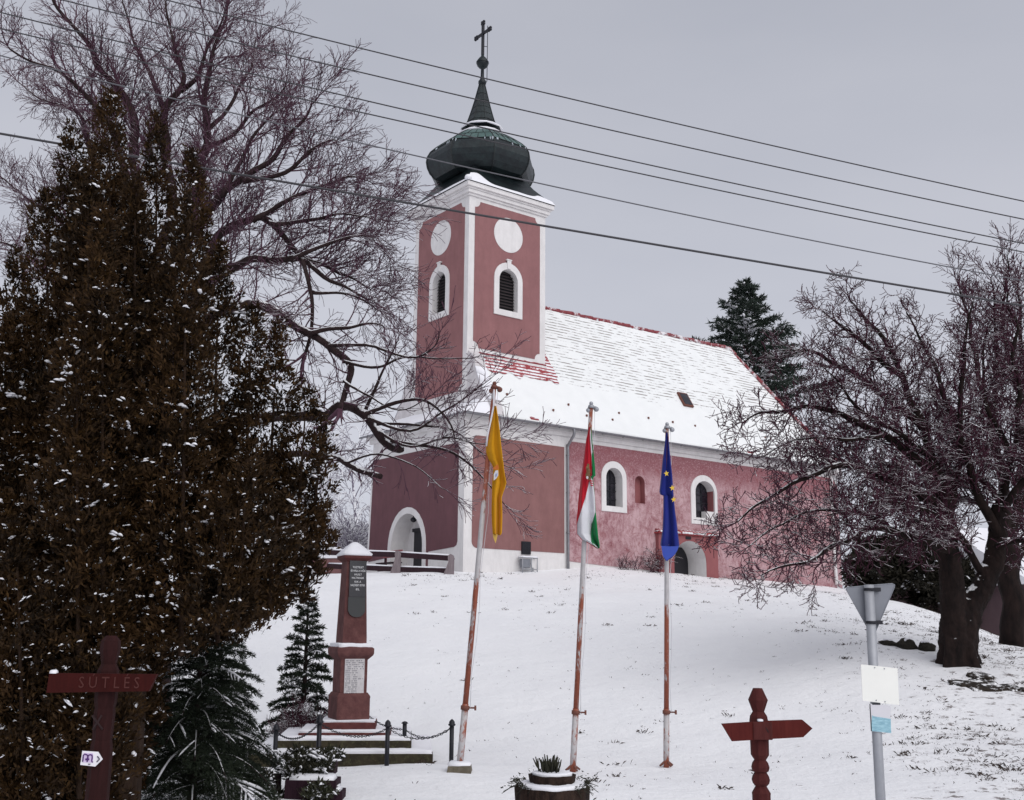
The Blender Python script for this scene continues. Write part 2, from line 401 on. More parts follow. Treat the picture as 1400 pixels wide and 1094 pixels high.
M_['lowwall'] = plaster('brown_pink_wall', (.17,.085,.085), (.24,.125,.125), 4, stain=.2)
# ------------------------------------------------------------------ church
ZB = 2.1
church = thing('church', CH(0, 0, ZB), 'mauve plastered village church with white trim, onion-domed tower and snowy roof', 'church', rz=math.pi/2 - YAW)
BS, BN, AW, AE = -1.422, 5.70, -1.02, 22.8       # south wall, north wall, west front, east end of the straight eave
def south(b0, up=0.0): return lambda u, v, d: Vector((u, b0 - up + d, v - ZB))
def west(a0, up=0.0): return lambda u, v, d: Vector((a0 - up + d, u, v - ZB))
def north(b0, up=0.0): return lambda u, v, d: Vector((u, b0 + up - d, v - ZB))
def east(a0, up=0.0): return lambda u, v, d: Vector((a0 + up - d, u, v - ZB))
def part(mb, name, mats, parent=church): return mb.build(name, mats, parent)
def trim(name, hole, outer, fr, parent, mats=None, th=.07):
    mb = MB(); mb.slab(outer, [hole], fr, th); return part(mb, name, mats or M_['white'], parent)
def rect(x0, y0, x1, y1): return [(x0, y0), (x1, y0), (x1, y1), (x0, y1)]
def notch(x0, z0, x1, z1, r, n=7, concave=True, corners='1111'):
    """rectangle with scooped (concave) or rounded corners"""
    out = []
    for k, (cx, cz, sx, sz) in enumerate(((x0, z0, 1, 1), (x1, z0, -1, 1), (x1, z1, -1, -1), (x0, z1, 1, -1))):
        if corners[k] == '0': out.append((cx, cz)); continue
        pts = []
        for i in range(n + 1):
            t = math.pi/2*i/n
            if concave: pts.append((cx + sx*r*math.sin(t), cz + sz*r*math.cos(t)))
            else: pts.append((cx + sx*r*(1 - math.cos(t)), cz + sz*r*(1 - math.sin(t))))
        if k in (1, 3): pts.reverse()
        out += pts
    return out

# --- nave, south wall
W1 = arch(7.03, .98, 5.20, 6.92, sq=.46); W1o = arch(7.02, 1.50, 4.97, 7.21, sq=.72)
W2 = arch(12.86, 1.32, 5.06, 6.83, sq=.56); W2o = arch(12.80, 1.80, 4.77, 7.11, sq=.82)
NI = arch(8.62, .62, 5.47, 6.70, sq=.30)
DA = arch(11.58, 2.12, 1.5, 3.94, sq=.95)
nave = MB()
nave.slab(rect(AW+.8, 1.2, AE, 8.32), [W1, W2, NI, DA], south(BS), .5, rim=False)
nave.slab(rect(AW+.8, 1.2, AE, 8.32), [], north(BN), .5, rim=False)
ap = [(AE, BS), (26.0, .6), (26.0, 3.7), (AE, BN)]
for (p, q) in zip(ap[:-1], ap[1:]):
    nave.add([(p[0], p[1], 1.2-ZB), (q[0], q[1], 1.2-ZB), (q[0], q[1], 8.32-ZB), (p[0], p[1], 8.32-ZB)], [(0, 1, 2, 3)])
nave_o = part(nave, 'nave_wall', M_['white'])
mb = MB(); mb.slab(notch(-.62, 3.04, 4.17, 7.55, .26, concave=False, corners='1001'), [], south(BS, .018), .016); part(mb, 'smooth_mauve_panel', M_['mauve'], nave_o)
mb = MB()
low = [(4.42, 2.72), (6.3, 2.62), (8.2, 2.56), (9.6, 2.50), (22.75, 2.05)]
mb.slab(low[:3] + [(9.57, 2.50), (9.57, 4.12), (13.43, 4.12), (13.43, 2.36), (22.75, 2.05), (22.75, 7.84), (4.42, 7.84)], [[(x*1.0, y) for x, y in W1o], NI, W2o], south(BS, .02), .018)
op = part(mb, 'weathered_pink_panel', M_['pink_old'], nave_o)
mb = MB()
for (p, q) in zip(ap[:-1], ap[1:]):
    d = Vector((q[0]-p[0], q[1]-p[1], 0)).normalized(); nn = Vector((d.y, -d.x, 0))*.02
    mb.add([Vector((p[0], p[1], .1))+nn, Vector((q[0], q[1], .1))+nn, Vector((q[0], q[1], 7.84-ZB))+nn, Vector((p[0], p[1], 7.84-ZB))+nn], [(0, 1, 2, 3)])
part(mb, 'apse_panel', M_['pink_old'], nave_o)
# cornice and soffit under the eaves
mb = MB()
for b0, s_ in ((BS, -1), (BN, 1)):
    for (o, z0, z1) in ((.10, 8.02, 8.18), (.22, 8.183, 8.33)):
        lo, hi = sorted((b0 + s_*.003, b0 + s_*o)); mb.box((AW-.001, lo, z0-ZB), (AE, hi, z1-ZB))
part(mb, 'eaves_cornice', M_['white'])
def window(hole, outer, fr_up, depth_fr, name, bars=3, reveal=None):
    f = trim(name, hole, outer, fr_up, church, th=.075)
    mb = MB(); n = len(hole); fr = depth_fr
    mb.slab(hole, [], lambda u, v, d: fr(u, v, .40), .001); part(mb, 'pane', M_['glass'], f)
    mb = MB(); xs = [p[0] for p in hole]; zs = [p[1] for p in hole]; cx = (min(xs)+max(xs))/2
    for k in range(1, bars): 
        x = min(xs) + (max(xs)-min(xs))*k/bars; mb.slab(rect(x-.02, min(zs), x+.02, max(zs)-.08), [], lambda u, v, d: fr(u, v, .37+d), .025)
    for k in range(1, 4): 
        z = min(zs) + (max(zs)-min(zs))*k/4.6; mb.slab(rect(min(xs), z-.02, max(xs), z+.02), [], lambda u, v, d: fr(u, v, .366+d), .025)
    part(mb, 'glazing_bar', M_['iron'], f)
    mb = MB(); mb.slab(rect(min(xs), min(zs)-.001, max(xs), min(zs)+.03), [], lambda u, v, d: fr(u, v, .04+d), .30); part(mb, 'sill', M_['white'], f)
    return f
window(W1, W1o, south(BS, .06), south(BS), 'arched_window')
w2 = window(W2, W2o, south(BS, .06), south(BS), 'arched_window')
mb = MB(); mb.slab(rect(13.02, 5.09, 13.515, 5.42), [], lambda u, v, d: south(BS)(u, v, .03+d), .33); part(mb, 'sill_block', M_['white'], w2)
mb = MB(); mb.slab(rect(13.50, 5.43, 13.514, 6.45), [], lambda u, v, d: south(BS)(u, v, .02+d), .37); part(mb, 'unpainted_reveal', M_['porch'], w2)
mb = MB(); mb.slab(NI, [], lambda u, v, d: south(BS)(u, v, .26), .001)
n = len(NI); fr = south(BS); mb.add([fr(p[0]*.0 + 8.62 + (p[0]-8.62)*.995, 6.085 + (p[1]-6.085)*.995, -.02) for p in NI] + [fr(8.62 + (p[0]-8.62)*.995, 6.085 + (p[1]-6.085)*.995, .26) for p in NI], [(i, (i+1) % n, n+(i+1) % n, n+i) for i in range(n)])
part(mb, 'blind_niche', M_['porch'])
# side door in its shallow plaster block
mb = MB(); mb.slab(rect(9.55, 1.6, 13.45, 4.17), [DA], south(BS, .22), .22)
blk = part(mb, 'side_door_block', M_['porch'])
mb = MB(); mb.slab([(9.47, 4.175), (13.53, 4.175), (13.53, 4.235), (9.47, 4.235)], [], south(BS, .32), .30)
for k in range(20):
    x = 9.5 + k*.2; mb.tube([(x+.1, BS-.36, 4.245-ZB), (x+.1, BS-.02, 4.36-ZB)], .085, 8)
part(mb, 'tile_coping', M_['tile'], blk)
mb = MB(); n = len(DA); fr = south(BS)
mb.add([fr(11.58+(p[0]-11.58)*.996, p[1]*.999, -.215) for p in DA] + [fr(11.58+(p[0]-11.58)*.996, p[1]*.999, 1.0) for p in DA], [(i, (i+1) % n, n+(i+1) % n, n+i) for i in range(n)])
mb.slab(DA, [], lambda u, v, d: south(BS)(u, v, 1.0), .001)
part(mb, 'door_reveal', M_['white'], blk)
mb = MB(); mb.slab(arch(12.1, 1.6, 1.5, 3.72, sq=.5), [], lambda u, v, d: south(BS)(u, v, .93+d), .05)
dd = part(mb, 'door', M_['door'])
mb = MB(); mb.slab(rect(11.28, 4.0, 11.62, 4.12), [], south(BS, .25), .02); part(mb, 'name_plate', M_['iron'], blk)
# --- west front
AR = arch(2.69, 2.46, 1.4, 4.66, sq=1.42); ARo = arch(2.69, 2.98, 1.4, 4.93, sq=1.66)
fo = [(BS, 1.3), (6.08, 1.3), (5.80, 6.6), (5.72, 8.32), (BS, 8.32)]
mb = MB(); mb.slab(fo, [AR], west(AW), .8); front = part(mb, 'west_front', M_['white'])
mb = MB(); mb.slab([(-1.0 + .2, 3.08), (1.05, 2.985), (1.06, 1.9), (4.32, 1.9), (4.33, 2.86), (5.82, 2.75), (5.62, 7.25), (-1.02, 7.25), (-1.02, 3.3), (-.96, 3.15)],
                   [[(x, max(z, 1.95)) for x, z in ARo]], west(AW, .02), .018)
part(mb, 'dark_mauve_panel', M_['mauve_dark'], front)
trim('door_arch_trim', AR, ARo, west(AW, .045), front, M_['white'], .05)
mb = MB(); n = len(AR); fr = west(AW)
mb.add([fr(2.69+(p[0]-2.69)*.996, p[1]*.999, -.04) for p in AR] + [fr(2.69+(p[0]-2.69)*.996, p[1]*.999, .8) for p in AR], [(i, (i+1) % n, n+(i+1) % n, n+i) for i in range(n)])
mb.slab(AR, [], lambda u, v, d: west(AW)(u, v, .78), .001)
pr = part(mb, 'porch_reveal', M_['white'], front)
mb = MB(); mb.slab(rect(1.95, 1.6, 3.25, 3.95), [], lambda u, v, d: west(AW)(u, v, .70+d), .06); mb.slab(rect(1.85, 3.953, 3.35, 4.1), [], lambda u, v, d: west(AW)(u, v, .66+d), .10); part(mb, 'main_door', M_['door'])
mb = MB(); mb.ball(west(AW)(2.7, 4.42, .3), .14, sz=.8); mb.tube([west(AW)(2.7, 4.5, .3), west(AW)(2.7, 4.66, .3)], .02); part(mb, 'porch_lamp', M_['iron'])
mb = MB()
for (o, z0, z1) in ((.12, 8.0, 8.17), (.26, 8.173, 8.33)): mb.box((AW-o, BS-.22 if o > .2 else BS-.1, z0-ZB), (AW-.003, 5.85+o*.4, z1-ZB))
part(mb, 'front_cornice', M_['white'], front)
# skirt roof in front of the tower foot, under snow
mb = MB(); G = 14
def skirt(u, w):   # u along b, w up the slope
    b = -1.90 + u*8.09; a = -1.44 + w*1.98; z = min(8.38 + .58*(a+1.44), 8.385 + 1.62*(b+1.90), 8.385 + 1.62*(6.19-b), 9.24) + .03*noise.noise(Vector((b*1.3, a*2, 3)))
    return Vector((a, b, z - ZB))
vs = [skirt(i/40, j/8) for j in range(9) for i in range(41)]; N = 41
mb.add(vs, [(j*N+i, j*N+i+1, (j+1)*N+i+1, (j+1)*N+i) for j in range(8) for i in range(40)], 0, True)
lo = [v - Vector((0, 0, .10)) for v in vs[:N]]; mb.add(vs[:N] + lo, [(i, i+1, N+i+1, N+i) for i in range(40)], 0, True)
part(mb, 'skirt_roof_snow', M_['snow'], front)
mb = MB(); mb.tube([(-1.47, -1.95, 8.30-ZB), (-1.47, 6.2, 8.30-ZB)], .05, 8); part(mb, 'skirt_gutter', M_['zinc'], front)
# scooped shoulders at the tower foot
mb = MB()
sh = [(0.0, 8.42), (0.0, 11.45), (-.42, 11.2), (-.52, 10.95), (-.62, 10.6), (-.77, 10.25), (-.98, 9.85), (-1.2, 9.55), (-1.42, 9.30), (-1.66, 9.02), (-1.84, 8.66), (-1.92, 8.42)]
mb.slab(sh, [], west(.02), .55, back=True); part(mb, 'scooped_shoulder', M_['grey_plaster'], front)
mb = MB(); mb.slab([(TW - x, z) for x, z in sh], [], west(.02), .55, back=True); part(mb, 'scooped_shoulder', M_['grey_plaster'], front)
for flip in (0, 1):
    mb = MB(); tp = sh[1:10]
    for (p, q) in zip(tp[3:-1], tp[4:]):
        pp = [((TW - x) if flip else x, z) for x, z in (p, q)]
        mb.add([west(.0)(pp[0][0], pp[0][1]+.05, 0), west(.0)(pp[1][0], pp[1][1]+.05, 0), west(.0)(pp[1][0], pp[1][1]+.05, .6), west(.0)(pp[0][0], pp[0][1]+.05, .6),
                west(.0)(pp[0][0], pp[0][1], 0), west(.0)(pp[1][0], pp[1][1], 0)], [(0, 1, 2, 3), (0, 1, 5, 4)], 0, True)
    part(mb, 'shoulder_snow', M_['snow'], front)
# --- main roof
RZ0, RZ1, RB = 14.88, 15.05, TW/2
def rsl(name, c00, c10, c01, c11, nu, nv, seed):
    """roof plane between eave c00-c10 and ridge c01-c11 with a little sag"""
    mb = MB(); vs = []
    for j in range(nv + 1):
        for i in range(nu + 1):
            u, w = i/nu, j/nv; p = (c00.lerp(c10, u)).lerp(c01.lerp(c11, u), w)
            p = p + Vector((0, 0, .05*noise.noise(Vector((p.x*.35, p.y*.5, seed))) - .12*math.sin(math.pi*w)*(1-.3*w)))
            vs.append(p - Vector((0, 0, ZB)))
    N = nu + 1
    mb.add(vs, [(j*N+i, j*N+i+1, (j+1)*N+i+1, (j+1)*N+i) for j in range(nv) for i in range(nu)], 0, True)
    # thick snow edge on the eave
    e = vs[:N]; mb.add(e + [v + Vector((0, 0, -.11)) for v in e], [(i, i+1, N+i+1, N+i) for i in range(nu)], 0, True)
    return part(mb, name, M_['roof'])
V3 = lambda *a: Vector(a)
EZ = 8.40; RE = 19.1
rs = rsl('south_roof', V3(.35, BS-.47, EZ), V3(AE+.2, BS-.47, EZ), V3(.35, RB, RZ0), V3(RE, RB, RZ1), 60, 30, 1.)
rn = rsl('north_roof', V3(.35, BN+.47, EZ), V3(AE+.2, BN+.47, EZ), V3(.35, RB, RZ0), V3(RE, RB, RZ1), 30, 16, 2.)
for k, (p, q) in enumerate((((AE+.2, BS-.47), (26.4, .45)), ((26.4, .45), (26.4, 3.85)), ((26.4, 3.85), (AE+.2, BN+.47)))):
    rsl('hip_roof', V3(p[0], p[1], EZ), V3(q[0], q[1], EZ), V3(RE, RB, RZ1), V3(RE+.01, RB, RZ1), 10, 12, 3.+k)
mb = MB(); r2 = random.Random(3)
def tilerow(p, q, r, step):
    p = Vector(p); q = Vector(q); n = int((q-p).length/step)
    for i in range(n):
        a = p.lerp(q, i/n); b = p.lerp(q, (i+1.12)/n); j = Vector((0, r2.uniform(-.02, .02), r2.uniform(-.02, .02)))
        mb.tube([a + j, b + j + Vector((0, 0, .02))], [r*.92, r*1.05], 8)
tilerow((3.9, RB, RZ0-ZB-.02), (RE, RB, RZ1-ZB-.02), .11, .42)
part(mb, 'ridge_tiles', M_['ridge'], rs)
mb = MB(); tilerow((RE, RB, RZ1-ZB-.04), (AE+.2, BS-.47, EZ-ZB+.05), .10, .42); tilerow((RE, RB, RZ1-ZB-.04), (AE+.2, BN+.47, EZ-ZB+.05), .10, .42)
part(mb, 'hip_tiles', M_['ridge'], rs)
# bare red tiles along the tower foot
def rz(b): return EZ + (b - (BS-.47))/(RB - (BS-.47))*(RZ0-EZ) - .12*math.sin(math.pi*(b-(BS-.47))/(RB-(BS-.47)))
mb = MB(); NU, NVv = 40, 12; vs = []
for j in range(NVv+1):
    for i in range(NU+1):
        a = .62 + i/NU*4.05; b = (-.50 + .16*noise.noise(Vector((a*2.3, 0, 5)))) * (1-j/NVv) + .02*j/NVv
        vs.append(V3(a, b, rz(b) + .05 - ZB))
mb.add(vs, [(j*(NU+1)+i, j*(NU+1)+i+1, (j+1)*(NU+1)+i+1, (j+1)*(NU+1)+i) for j in range(NVv) for i in range(NU)], 0, True)
vs = []
for j in range(21):
    for i in range(9):
        b = -.3 + j/20*1.5; a = 4.29 + i/8*(.50 - .25*j/20 + .22*noise.noise(Vector((0, j*.4, 8)))); vs.append(V3(a, b, rz(b) + .055 - ZB))
mb.add(vs, [(j*9+i, j*9+i+1, (j+1)*9+i+1, (j+1)*9+i) for j in range(20) for i in range(8)], 0, True)
part(mb, 'bare_red_tiles', M_['tile'], rs)
mb = MB(); mb.tube([V3(4.3, -.02, rz(0)+.10-ZB), V3(.6, -.04, rz(0)+.10-ZB)], .05, 6); part(mb, 'flashing', M_['tile'], rs)
# skylight, bare tile at the eave, snow guards
def onroof(a, b, up=.06): return V3(a, b, rz(b) + up - ZB)
ct = onroof(12.9, BS-.47 + 4.03*.40, .05)
sl = V3(0, 1, (RZ0-EZ)/(RB-BS+.47)).normalized(); nr = V3(1, 0, 0).cross(sl)
mb = MB()
def plate(mb, c, w, h, t, m=0):
    q = [c + V3(1,0,0)*x*w/2 + sl*y*h/2 for x, y in ((-1,-1),(1,-1),(1,1),(-1,1))]
    mb.add(q + [p + nr*t for p in q], [(0,1,2,3),(4,5,6,7),(0,1,5,4),(1,2,6,5),(2,3,7,6),(3,0,4,7)], m)
plate(mb, ct, .66, .86, .10); sky_o = part(mb, 'skylight', M_['rust'])
mb = MB(); plate(mb, ct + nr*.102, .52, .70, .012); part(mb, 'pane', M_['glass'], sky_o)
r2 = random.Random(5)
for k in range(26):
    a = 1.2 + k*.82 + r2.uniform(-.15, .15); b = BS-.47 + 4.03*(.10 if k % 2 else .17); c = onroof(a, b, .02)
    if r2.random() < .75: mb = MB(); mb.box(c - V3(.035, .03, .0), c + V3(.035, .03, .09)); part(mb, 'snow_guard', M_['rust'], rs)
mb = MB(); 
for a in (2.2, 15.8): mb.bbox(onroof(a, BS-.46, .0) - V3(.22, .0, .0), onroof(a, BS-.46, .0) + V3(.22, .12, .14), .03)
part(mb, 'bare_eave_tile', M_['tile'], rs)
# gutters and pipes
mb = MB(); gz = 8.30 - ZB; NG = 60; gb = BS - .50
for i in range(NG):
    a0_, a1_ = -1.4 + i*(AE+1.7)/NG, -1.4 + (i+1)*(AE+1.7)/NG
    mb.add([V3(a, gb + .075*math.cos(math.pi*(1+j/6)), gz + .085*math.sin(math.pi*(1+j/6))+.04) for a in (a0_, a1_) for j in range(7)], [(j, j+1, 7+j+1, 7+j) for j in range(6)], 0, True)
for i in range(0, NG, 3):
    a = -1.4 + i*(AE+1.7)/NG; mb.tube([V3(a, gb + .085*math.cos(math.pi*(1+j/6)), gz + .095*math.sin(math.pi*(1+j/6))+.04) for j in range(7)], .014, 4)
gut = part(mb, 'gutter', M_['zinc'])
mb = MB()
mb.tube(smoothline([V3(4.30, gb, gz-.02), V3(4.30, gb, gz-.25), V3(4.30, gb+.2, gz-.48), V3(4.30, BS-.10, gz-.72), V3(4.30, BS-.10, gz-1.1), V3(4.30, BS-.10, 2.38-ZB), ], 5), .062, 10)
for z in (7.2, 5.6, 3.9): mb.tube([V3(4.30, BS-.10, z-ZB-.03), V3(4.30, BS-.10, z-ZB+.03)], .078, 10); mb.box((4.28, BS-.04, z-ZB-.015), (4.32, BS-.002, z-ZB+.015))
part(mb, 'downpipe', M_['zinc'])
mb = MB()
mb.tube(smoothline([V3(22.55, gb, gz-.02), V3(22.55, gb, gz-.3), V3(22.55, BS-.12, gz-.7), V3(22.55, BS-.12, 2.75-ZB), V3(22.62, BS-.2, 2.42-ZB), V3(22.95, BS-.45, 2.27-ZB)], 5), .085, 10)
part(mb, 'downpipe', M_['white_pipe'])

# --- tower
tz0, tz1 = 8.4, 18.40
BW = arch(2.14, 1.02, 13.55, 15.43); BWo = arch(2.14, 1.56, 13.29, 15.74)
tower = MB()
faces = [(south(0), 1, 'S'), (west(0), 1, 'W'), (north(TW), 0, 'N'), (east(TW), 0, 'E')]
for fr, vis, k in faces: tower.slab(rect(0, tz0, TW, tz1), [BW], fr, .45, rim=False)
tw = part(tower, 'tower_wall', M_['white'])
for (mk, k) in ((south, 'S'), (west, 'W'), (north, 'N'), (east, 'E')):
    base = {'S': 0, 'W': 0, 'N': TW, 'E': TW}[k]
    zb_ = 9.75 if k == 'W' else 11.62
    mb = MB(); mb.slab(notch(.31, zb_, TW-.33, 18.22, .28), [BWo, circle(2.14, 17.04, .81)], mk(base, .022), .02)
    part(mb, 'mauve_panel', M_['mauve_tower'], tw)
    mb = MB(); mb.slab(circle(2.14, 17.04, .80, n=40), [], mk(base, .03), .029); part(mb, 'blank_clock_disc', M_['white'], tw)
    f = trim('belfry_window_trim', BW, BWo, mk(base, .07), tw)
    mb = MB(); mb.slab([(2.05, 15.45), (2.23, 15.45), (2.25, 15.84), (2.03, 15.84)], [], mk(base, .115), .045); mb.slab(rect(2.0, 15.842, 2.28, 15.89), [], mk(base, .13), .12); part(mb, 'keystone', M_['white'], f)
    mb = MB(); mb.slab(BW, [], lambda u, v, d: mk(base)(u, v, .26), .001)
    part(mb, 'dark_opening', M_['black'], f)
    mb = MB()
    for i in range(13):
        z = 13.6 + i*.14; hw = .50 if z < 14.9 else math.sqrt(max(.01, .5**2 - (z-14.92)**2))
        p = [mk(base)(2.14-hw, z+.09, .24), mk(base)(2.14+hw, z+.09, .24), mk(base)(2.14+hw, z, .17), mk(base)(2.14-hw, z, .17)]
        mb.add(p, [(0, 1, 2, 3)])
    part(mb, 'louvres', M_['louvre'], f)
# base string under the south panel: thin moulding
mb = MB(); mb.box((-.05, -.05, 11.30-ZB), (TW+.05, -.003, 11.42-ZB)); part(mb, 'base_moulding', M_['white'], tw)
mb = MB()
for (o, z0, z1) in ((.07, 18.402, 18.50), (.15, 18.503, 18.66), (.20, 18.663, 18.74), (.29, 18.743, 18.94)):
    mb.box((-o, -o, z0-ZB), (TW+o, TW+o, z1-ZB))
corn = part(mb, 'tower_cornice', M_['white'])
cx = cy = TW/2
mb = MB(); lv = [(2.46, 18.945), (2.40, 19.02), (2.05, 19.42), (1.75, 19.78), (1.52, 20.15)]; vs = []
for k, (h, z) in enumerate(lv):
    for q in ((-1,-1),(1,-1),(1,1),(-1,1)): vs.append((cx+q[0]*h, cy+q[1]*h, z-ZB))
mb.add(vs, [(k*4+j, k*4+(j+1) % 4, (k+1)*4+(j+1) % 4, (k+1)*4+j) for k in range(4) for j in range(4)])
capr = part(mb, 'tower_cap_roof', M_['copper'])
# snow lying on its lower edge
mb = MB(); r2 = random.Random(9)
for side in range(4):
    n = 26; top = []; bot = []
    for i in range(n+1):
        t_ = i/n; w = (.10 + .42*max(0, noise.noise(Vector((t_*3.2+side*7, 1.5, 0)))+.25)) * (1.35 if side == 0 else .55)
        if side == 0: w += .30*math.exp(-((t_-.10)/.10)**2) + .25*math.exp(-((t_-.92)/.1)**2)
        h0 = 2.44; h1 = 2.44 - w*.62; z1_ = 18.99 + w*.72
        def pt(h, z):
            x = -h + 2*h*t_
            return {0: (cx+x, cy-h, z-ZB), 1: (cx-h, cy+x, z-ZB), 2: (cx+x, cy+h, z-ZB), 3: (cx+h, cy+x, z-ZB)}[side]
        bot.append(pt(h0+.04, 18.955)); top.append(pt(h1, z1_+.03)); 
    mid = [tuple((a+b)/2 + (0.05 if q == 2 else 0) for q, (a, b) in enumerate(zip(x, y))) for x, y in zip(bot, top)]
    N = n+1; mb.add(bot+mid+top, [(k*N+i, k*N+i+1, (k+1)*N+i+1, (k+1)*N+i) for k in range(2) for i in range(n)], 0, True)
mb.ball((cx-2.38, cy-2.38, 19.08-ZB), .17, sz=.8)
part(mb, 'edge_snow', M_['snow'], capr)
# onion dome
prof = [(1.50, 20.08), (1.88, 20.06), (2.18, 20.16), (2.40, 20.38), (2.53, 20.66), (2.58, 20.94), (2.54, 21.20), (2.40, 21.46), (2.16, 21.70), (1.88, 21.92), (1.58, 22.14), (1.28, 22.34), (1.06, 22.46)]
mb = MB(); mb.lathe([(r, z-ZB) for r, z in prof], 8, (cx, cy), ph=math.pi/8, smooth=False); dome = part(mb, 'onion_dome', M_['copper'])
mb = MB(); up = [(r+.012, z-ZB+.006) for r, z in prof[7:]]; mb.lathe(up, 8, (cx, cy), ph=math.pi/8, smooth=False, caps=False); part(mb, 'upper_sheets', M_['copper_lit'], dome)
mb = MB()
for k in range(8):
    a = math.pi/8 + k*math.pi/4
    mb.tube([(cx+(r+.01)*math.cos(a), cy+(r+.01)*math.sin(a), z-ZB) for r, z in prof], .03, 5)
    for j, (zz) in enumerate((21.5,)):
        pass
for (i0, i1, nseg) in ((7, 9, 5), (9, 11, 4)):
    for k in range(8):
        for q in range(1, nseg):
            pts = []
            for i in range(i0, i1+1):
                r, z = prof[i]; a0_ = math.pi/8+k*math.pi/4; a1_ = a0_+math.pi/4; t_ = q/nseg
                pts.append(V3(cx+(r+.015)*((1-t_)*math.cos(a0_)+t_*math.cos(a1_)), cy+(r+.015)*((1-t_)*math.sin(a0_)+t_*math.sin(a1_)), z-ZB+.01))
            mb.tube(pts, .016, 4)
for i in (7, 9):
    r, z = prof[i]; mb.tube([(cx+(r+.016)*math.cos(math.pi/8+k*math.pi/4), cy+(r+.016)*math.sin(math.pi/8+k*math.pi/4), z-ZB+.008) for k in range(9)], .018, 4)
part(mb, 'seams', M_['seam'], dome)
mb = MB(); r2 = random.Random(11)
for k in range(8):
    a0_ = math.pi/8+k*math.pi/4; a1_ = a0_+math.pi/4
    for q in range(6):
        t_ = r2.random(); r, z = prof[7]; r *= 1.005
        x = cx+r*((1-t_)*math.cos(a0_)+t_*math.cos(a1_)); y = cy+r*((1-t_)*math.sin(a0_)+t_*math.sin(a1_)); L = r2.uniform(.08, .26)
        mb.tube([(x, y, z-ZB), (x+(x-cx)*.02, y+(y-cy)*.02, z-ZB-L*.5), (x+(x-cx)*.03, y+(y-cy)*.03, z-ZB-L)], [.03, .02, .004], 5)
part(mb, 'icicles', mat('ice', (.45,.5,.55), .2), dome)
mb = MB(); mb.lathe([(1.12, 22.43-ZB), (1.17, 22.49-ZB), (1.02, 22.60-ZB), (.80, 22.66-ZB)], 16, (cx, cy), smooth=True); part(mb, 'collar_snow', M_['snow'], dome)
mb = MB(); mb.lathe([(.78, 22.46-ZB), (.76, 22.80-ZB), (.98, 22.82-ZB), (.98, 22.87-ZB), (.77, 22.96-ZB), (.64, 23.35-ZB), (.50, 23.8-ZB), (.36, 24.3-ZB), (.24, 24.8-ZB), (.14, 25.2-ZB)], 8, (cx, cy), ph=math.pi/8, smooth=False)
spire = part(mb, 'spire', M_['copper'])
mb = MB()
for k in range(8):
    a = math.pi/8 + k*math.pi/4; mb.tube([(cx+r*math.cos(a), cy+r*math.sin(a), z-ZB) for r, z in ((.78, 22.96), (.65, 23.35), (.51, 23.8), (.37, 24.3), (.25, 24.8), (.15, 25.2))], .016, 4)
for r, z in ((.70, 23.2), (.575, 23.55), (.47, 23.9), (.37, 24.27), (.28, 24.65)): mb.tube([(cx+(r+.006)*math.cos(math.pi/8+k*math.pi/4), cy+(r+.006)*math.sin(math.pi/8+k*math.pi/4), z-ZB) for k in range(9)], .012, 4)
part(mb, 'spire_seams', M_['seam'], spire)
mb = MB(); mb.lathe([(1.00, 22.84-ZB), (1.01, 22.89-ZB), (.90, 22.96-ZB), (.77, 22.99-ZB)], 16, (cx, cy)); part(mb, 'spire_foot_snow', M_['snow'], spire)
mb = MB()
mb.lathe([(r, z-ZB) for r, z in ((.13, 25.15), (.19, 25.25), (.19, 25.36), (.12, 25.46), (.085, 25.6), (.075, 26.02), (.16, 26.06), (.26, 26.18), (.29, 26.30), (.29, 26.36), (.26, 26.44), (.16, 26.58), (.08, 26.66), (.06, 26.75))], 14, (cx, cy))
mb.lathe([(.305, 26.30-ZB), (.31, 26.33-ZB), (.305, 26.36-ZB)], 14, (cx, cy), caps=False)
part(mb, 'finial_ball', M_['copper'])
mb = MB(); w = .055
mb.box((cx-w, cy-w, 26.72-ZB), (cx+w, cy+w, 28.36-ZB)); mb.box((cx-w*.9, cy-.50, 27.80-ZB), (cx+w*.9, cy+.50, 27.91-ZB))
for (dy, z) in ((-.54, 27.855), (.54, 27.855), (0, 28.42)):
    for (ay, az) in ((0, 0), (.09, .05), (-.09, .05), (.09, -.05), (-.09, -.05)): mb.ball((cx, cy+dy+ay*.75, z-ZB+az), .075, n=8, k=5)
cr = part(mb, 'cross', M_['iron'])
mb = MB(); mb.tube([(cx+.2, cy-.1, 25.4-ZB), (cx+.2, cy-.1, 28.3-ZB)], .018, 5); mb.tube([(cx+.2, cy-.1, 27.2-ZB), (cx, cy, 27.2-ZB)], .015, 5); mb.tube([(cx+.2, cy-.1, 25.4-ZB), (cx+.1, cy-.05, 25.2-ZB)], .015, 5); part(mb, 'lightning_rod', M_['iron'], cr)
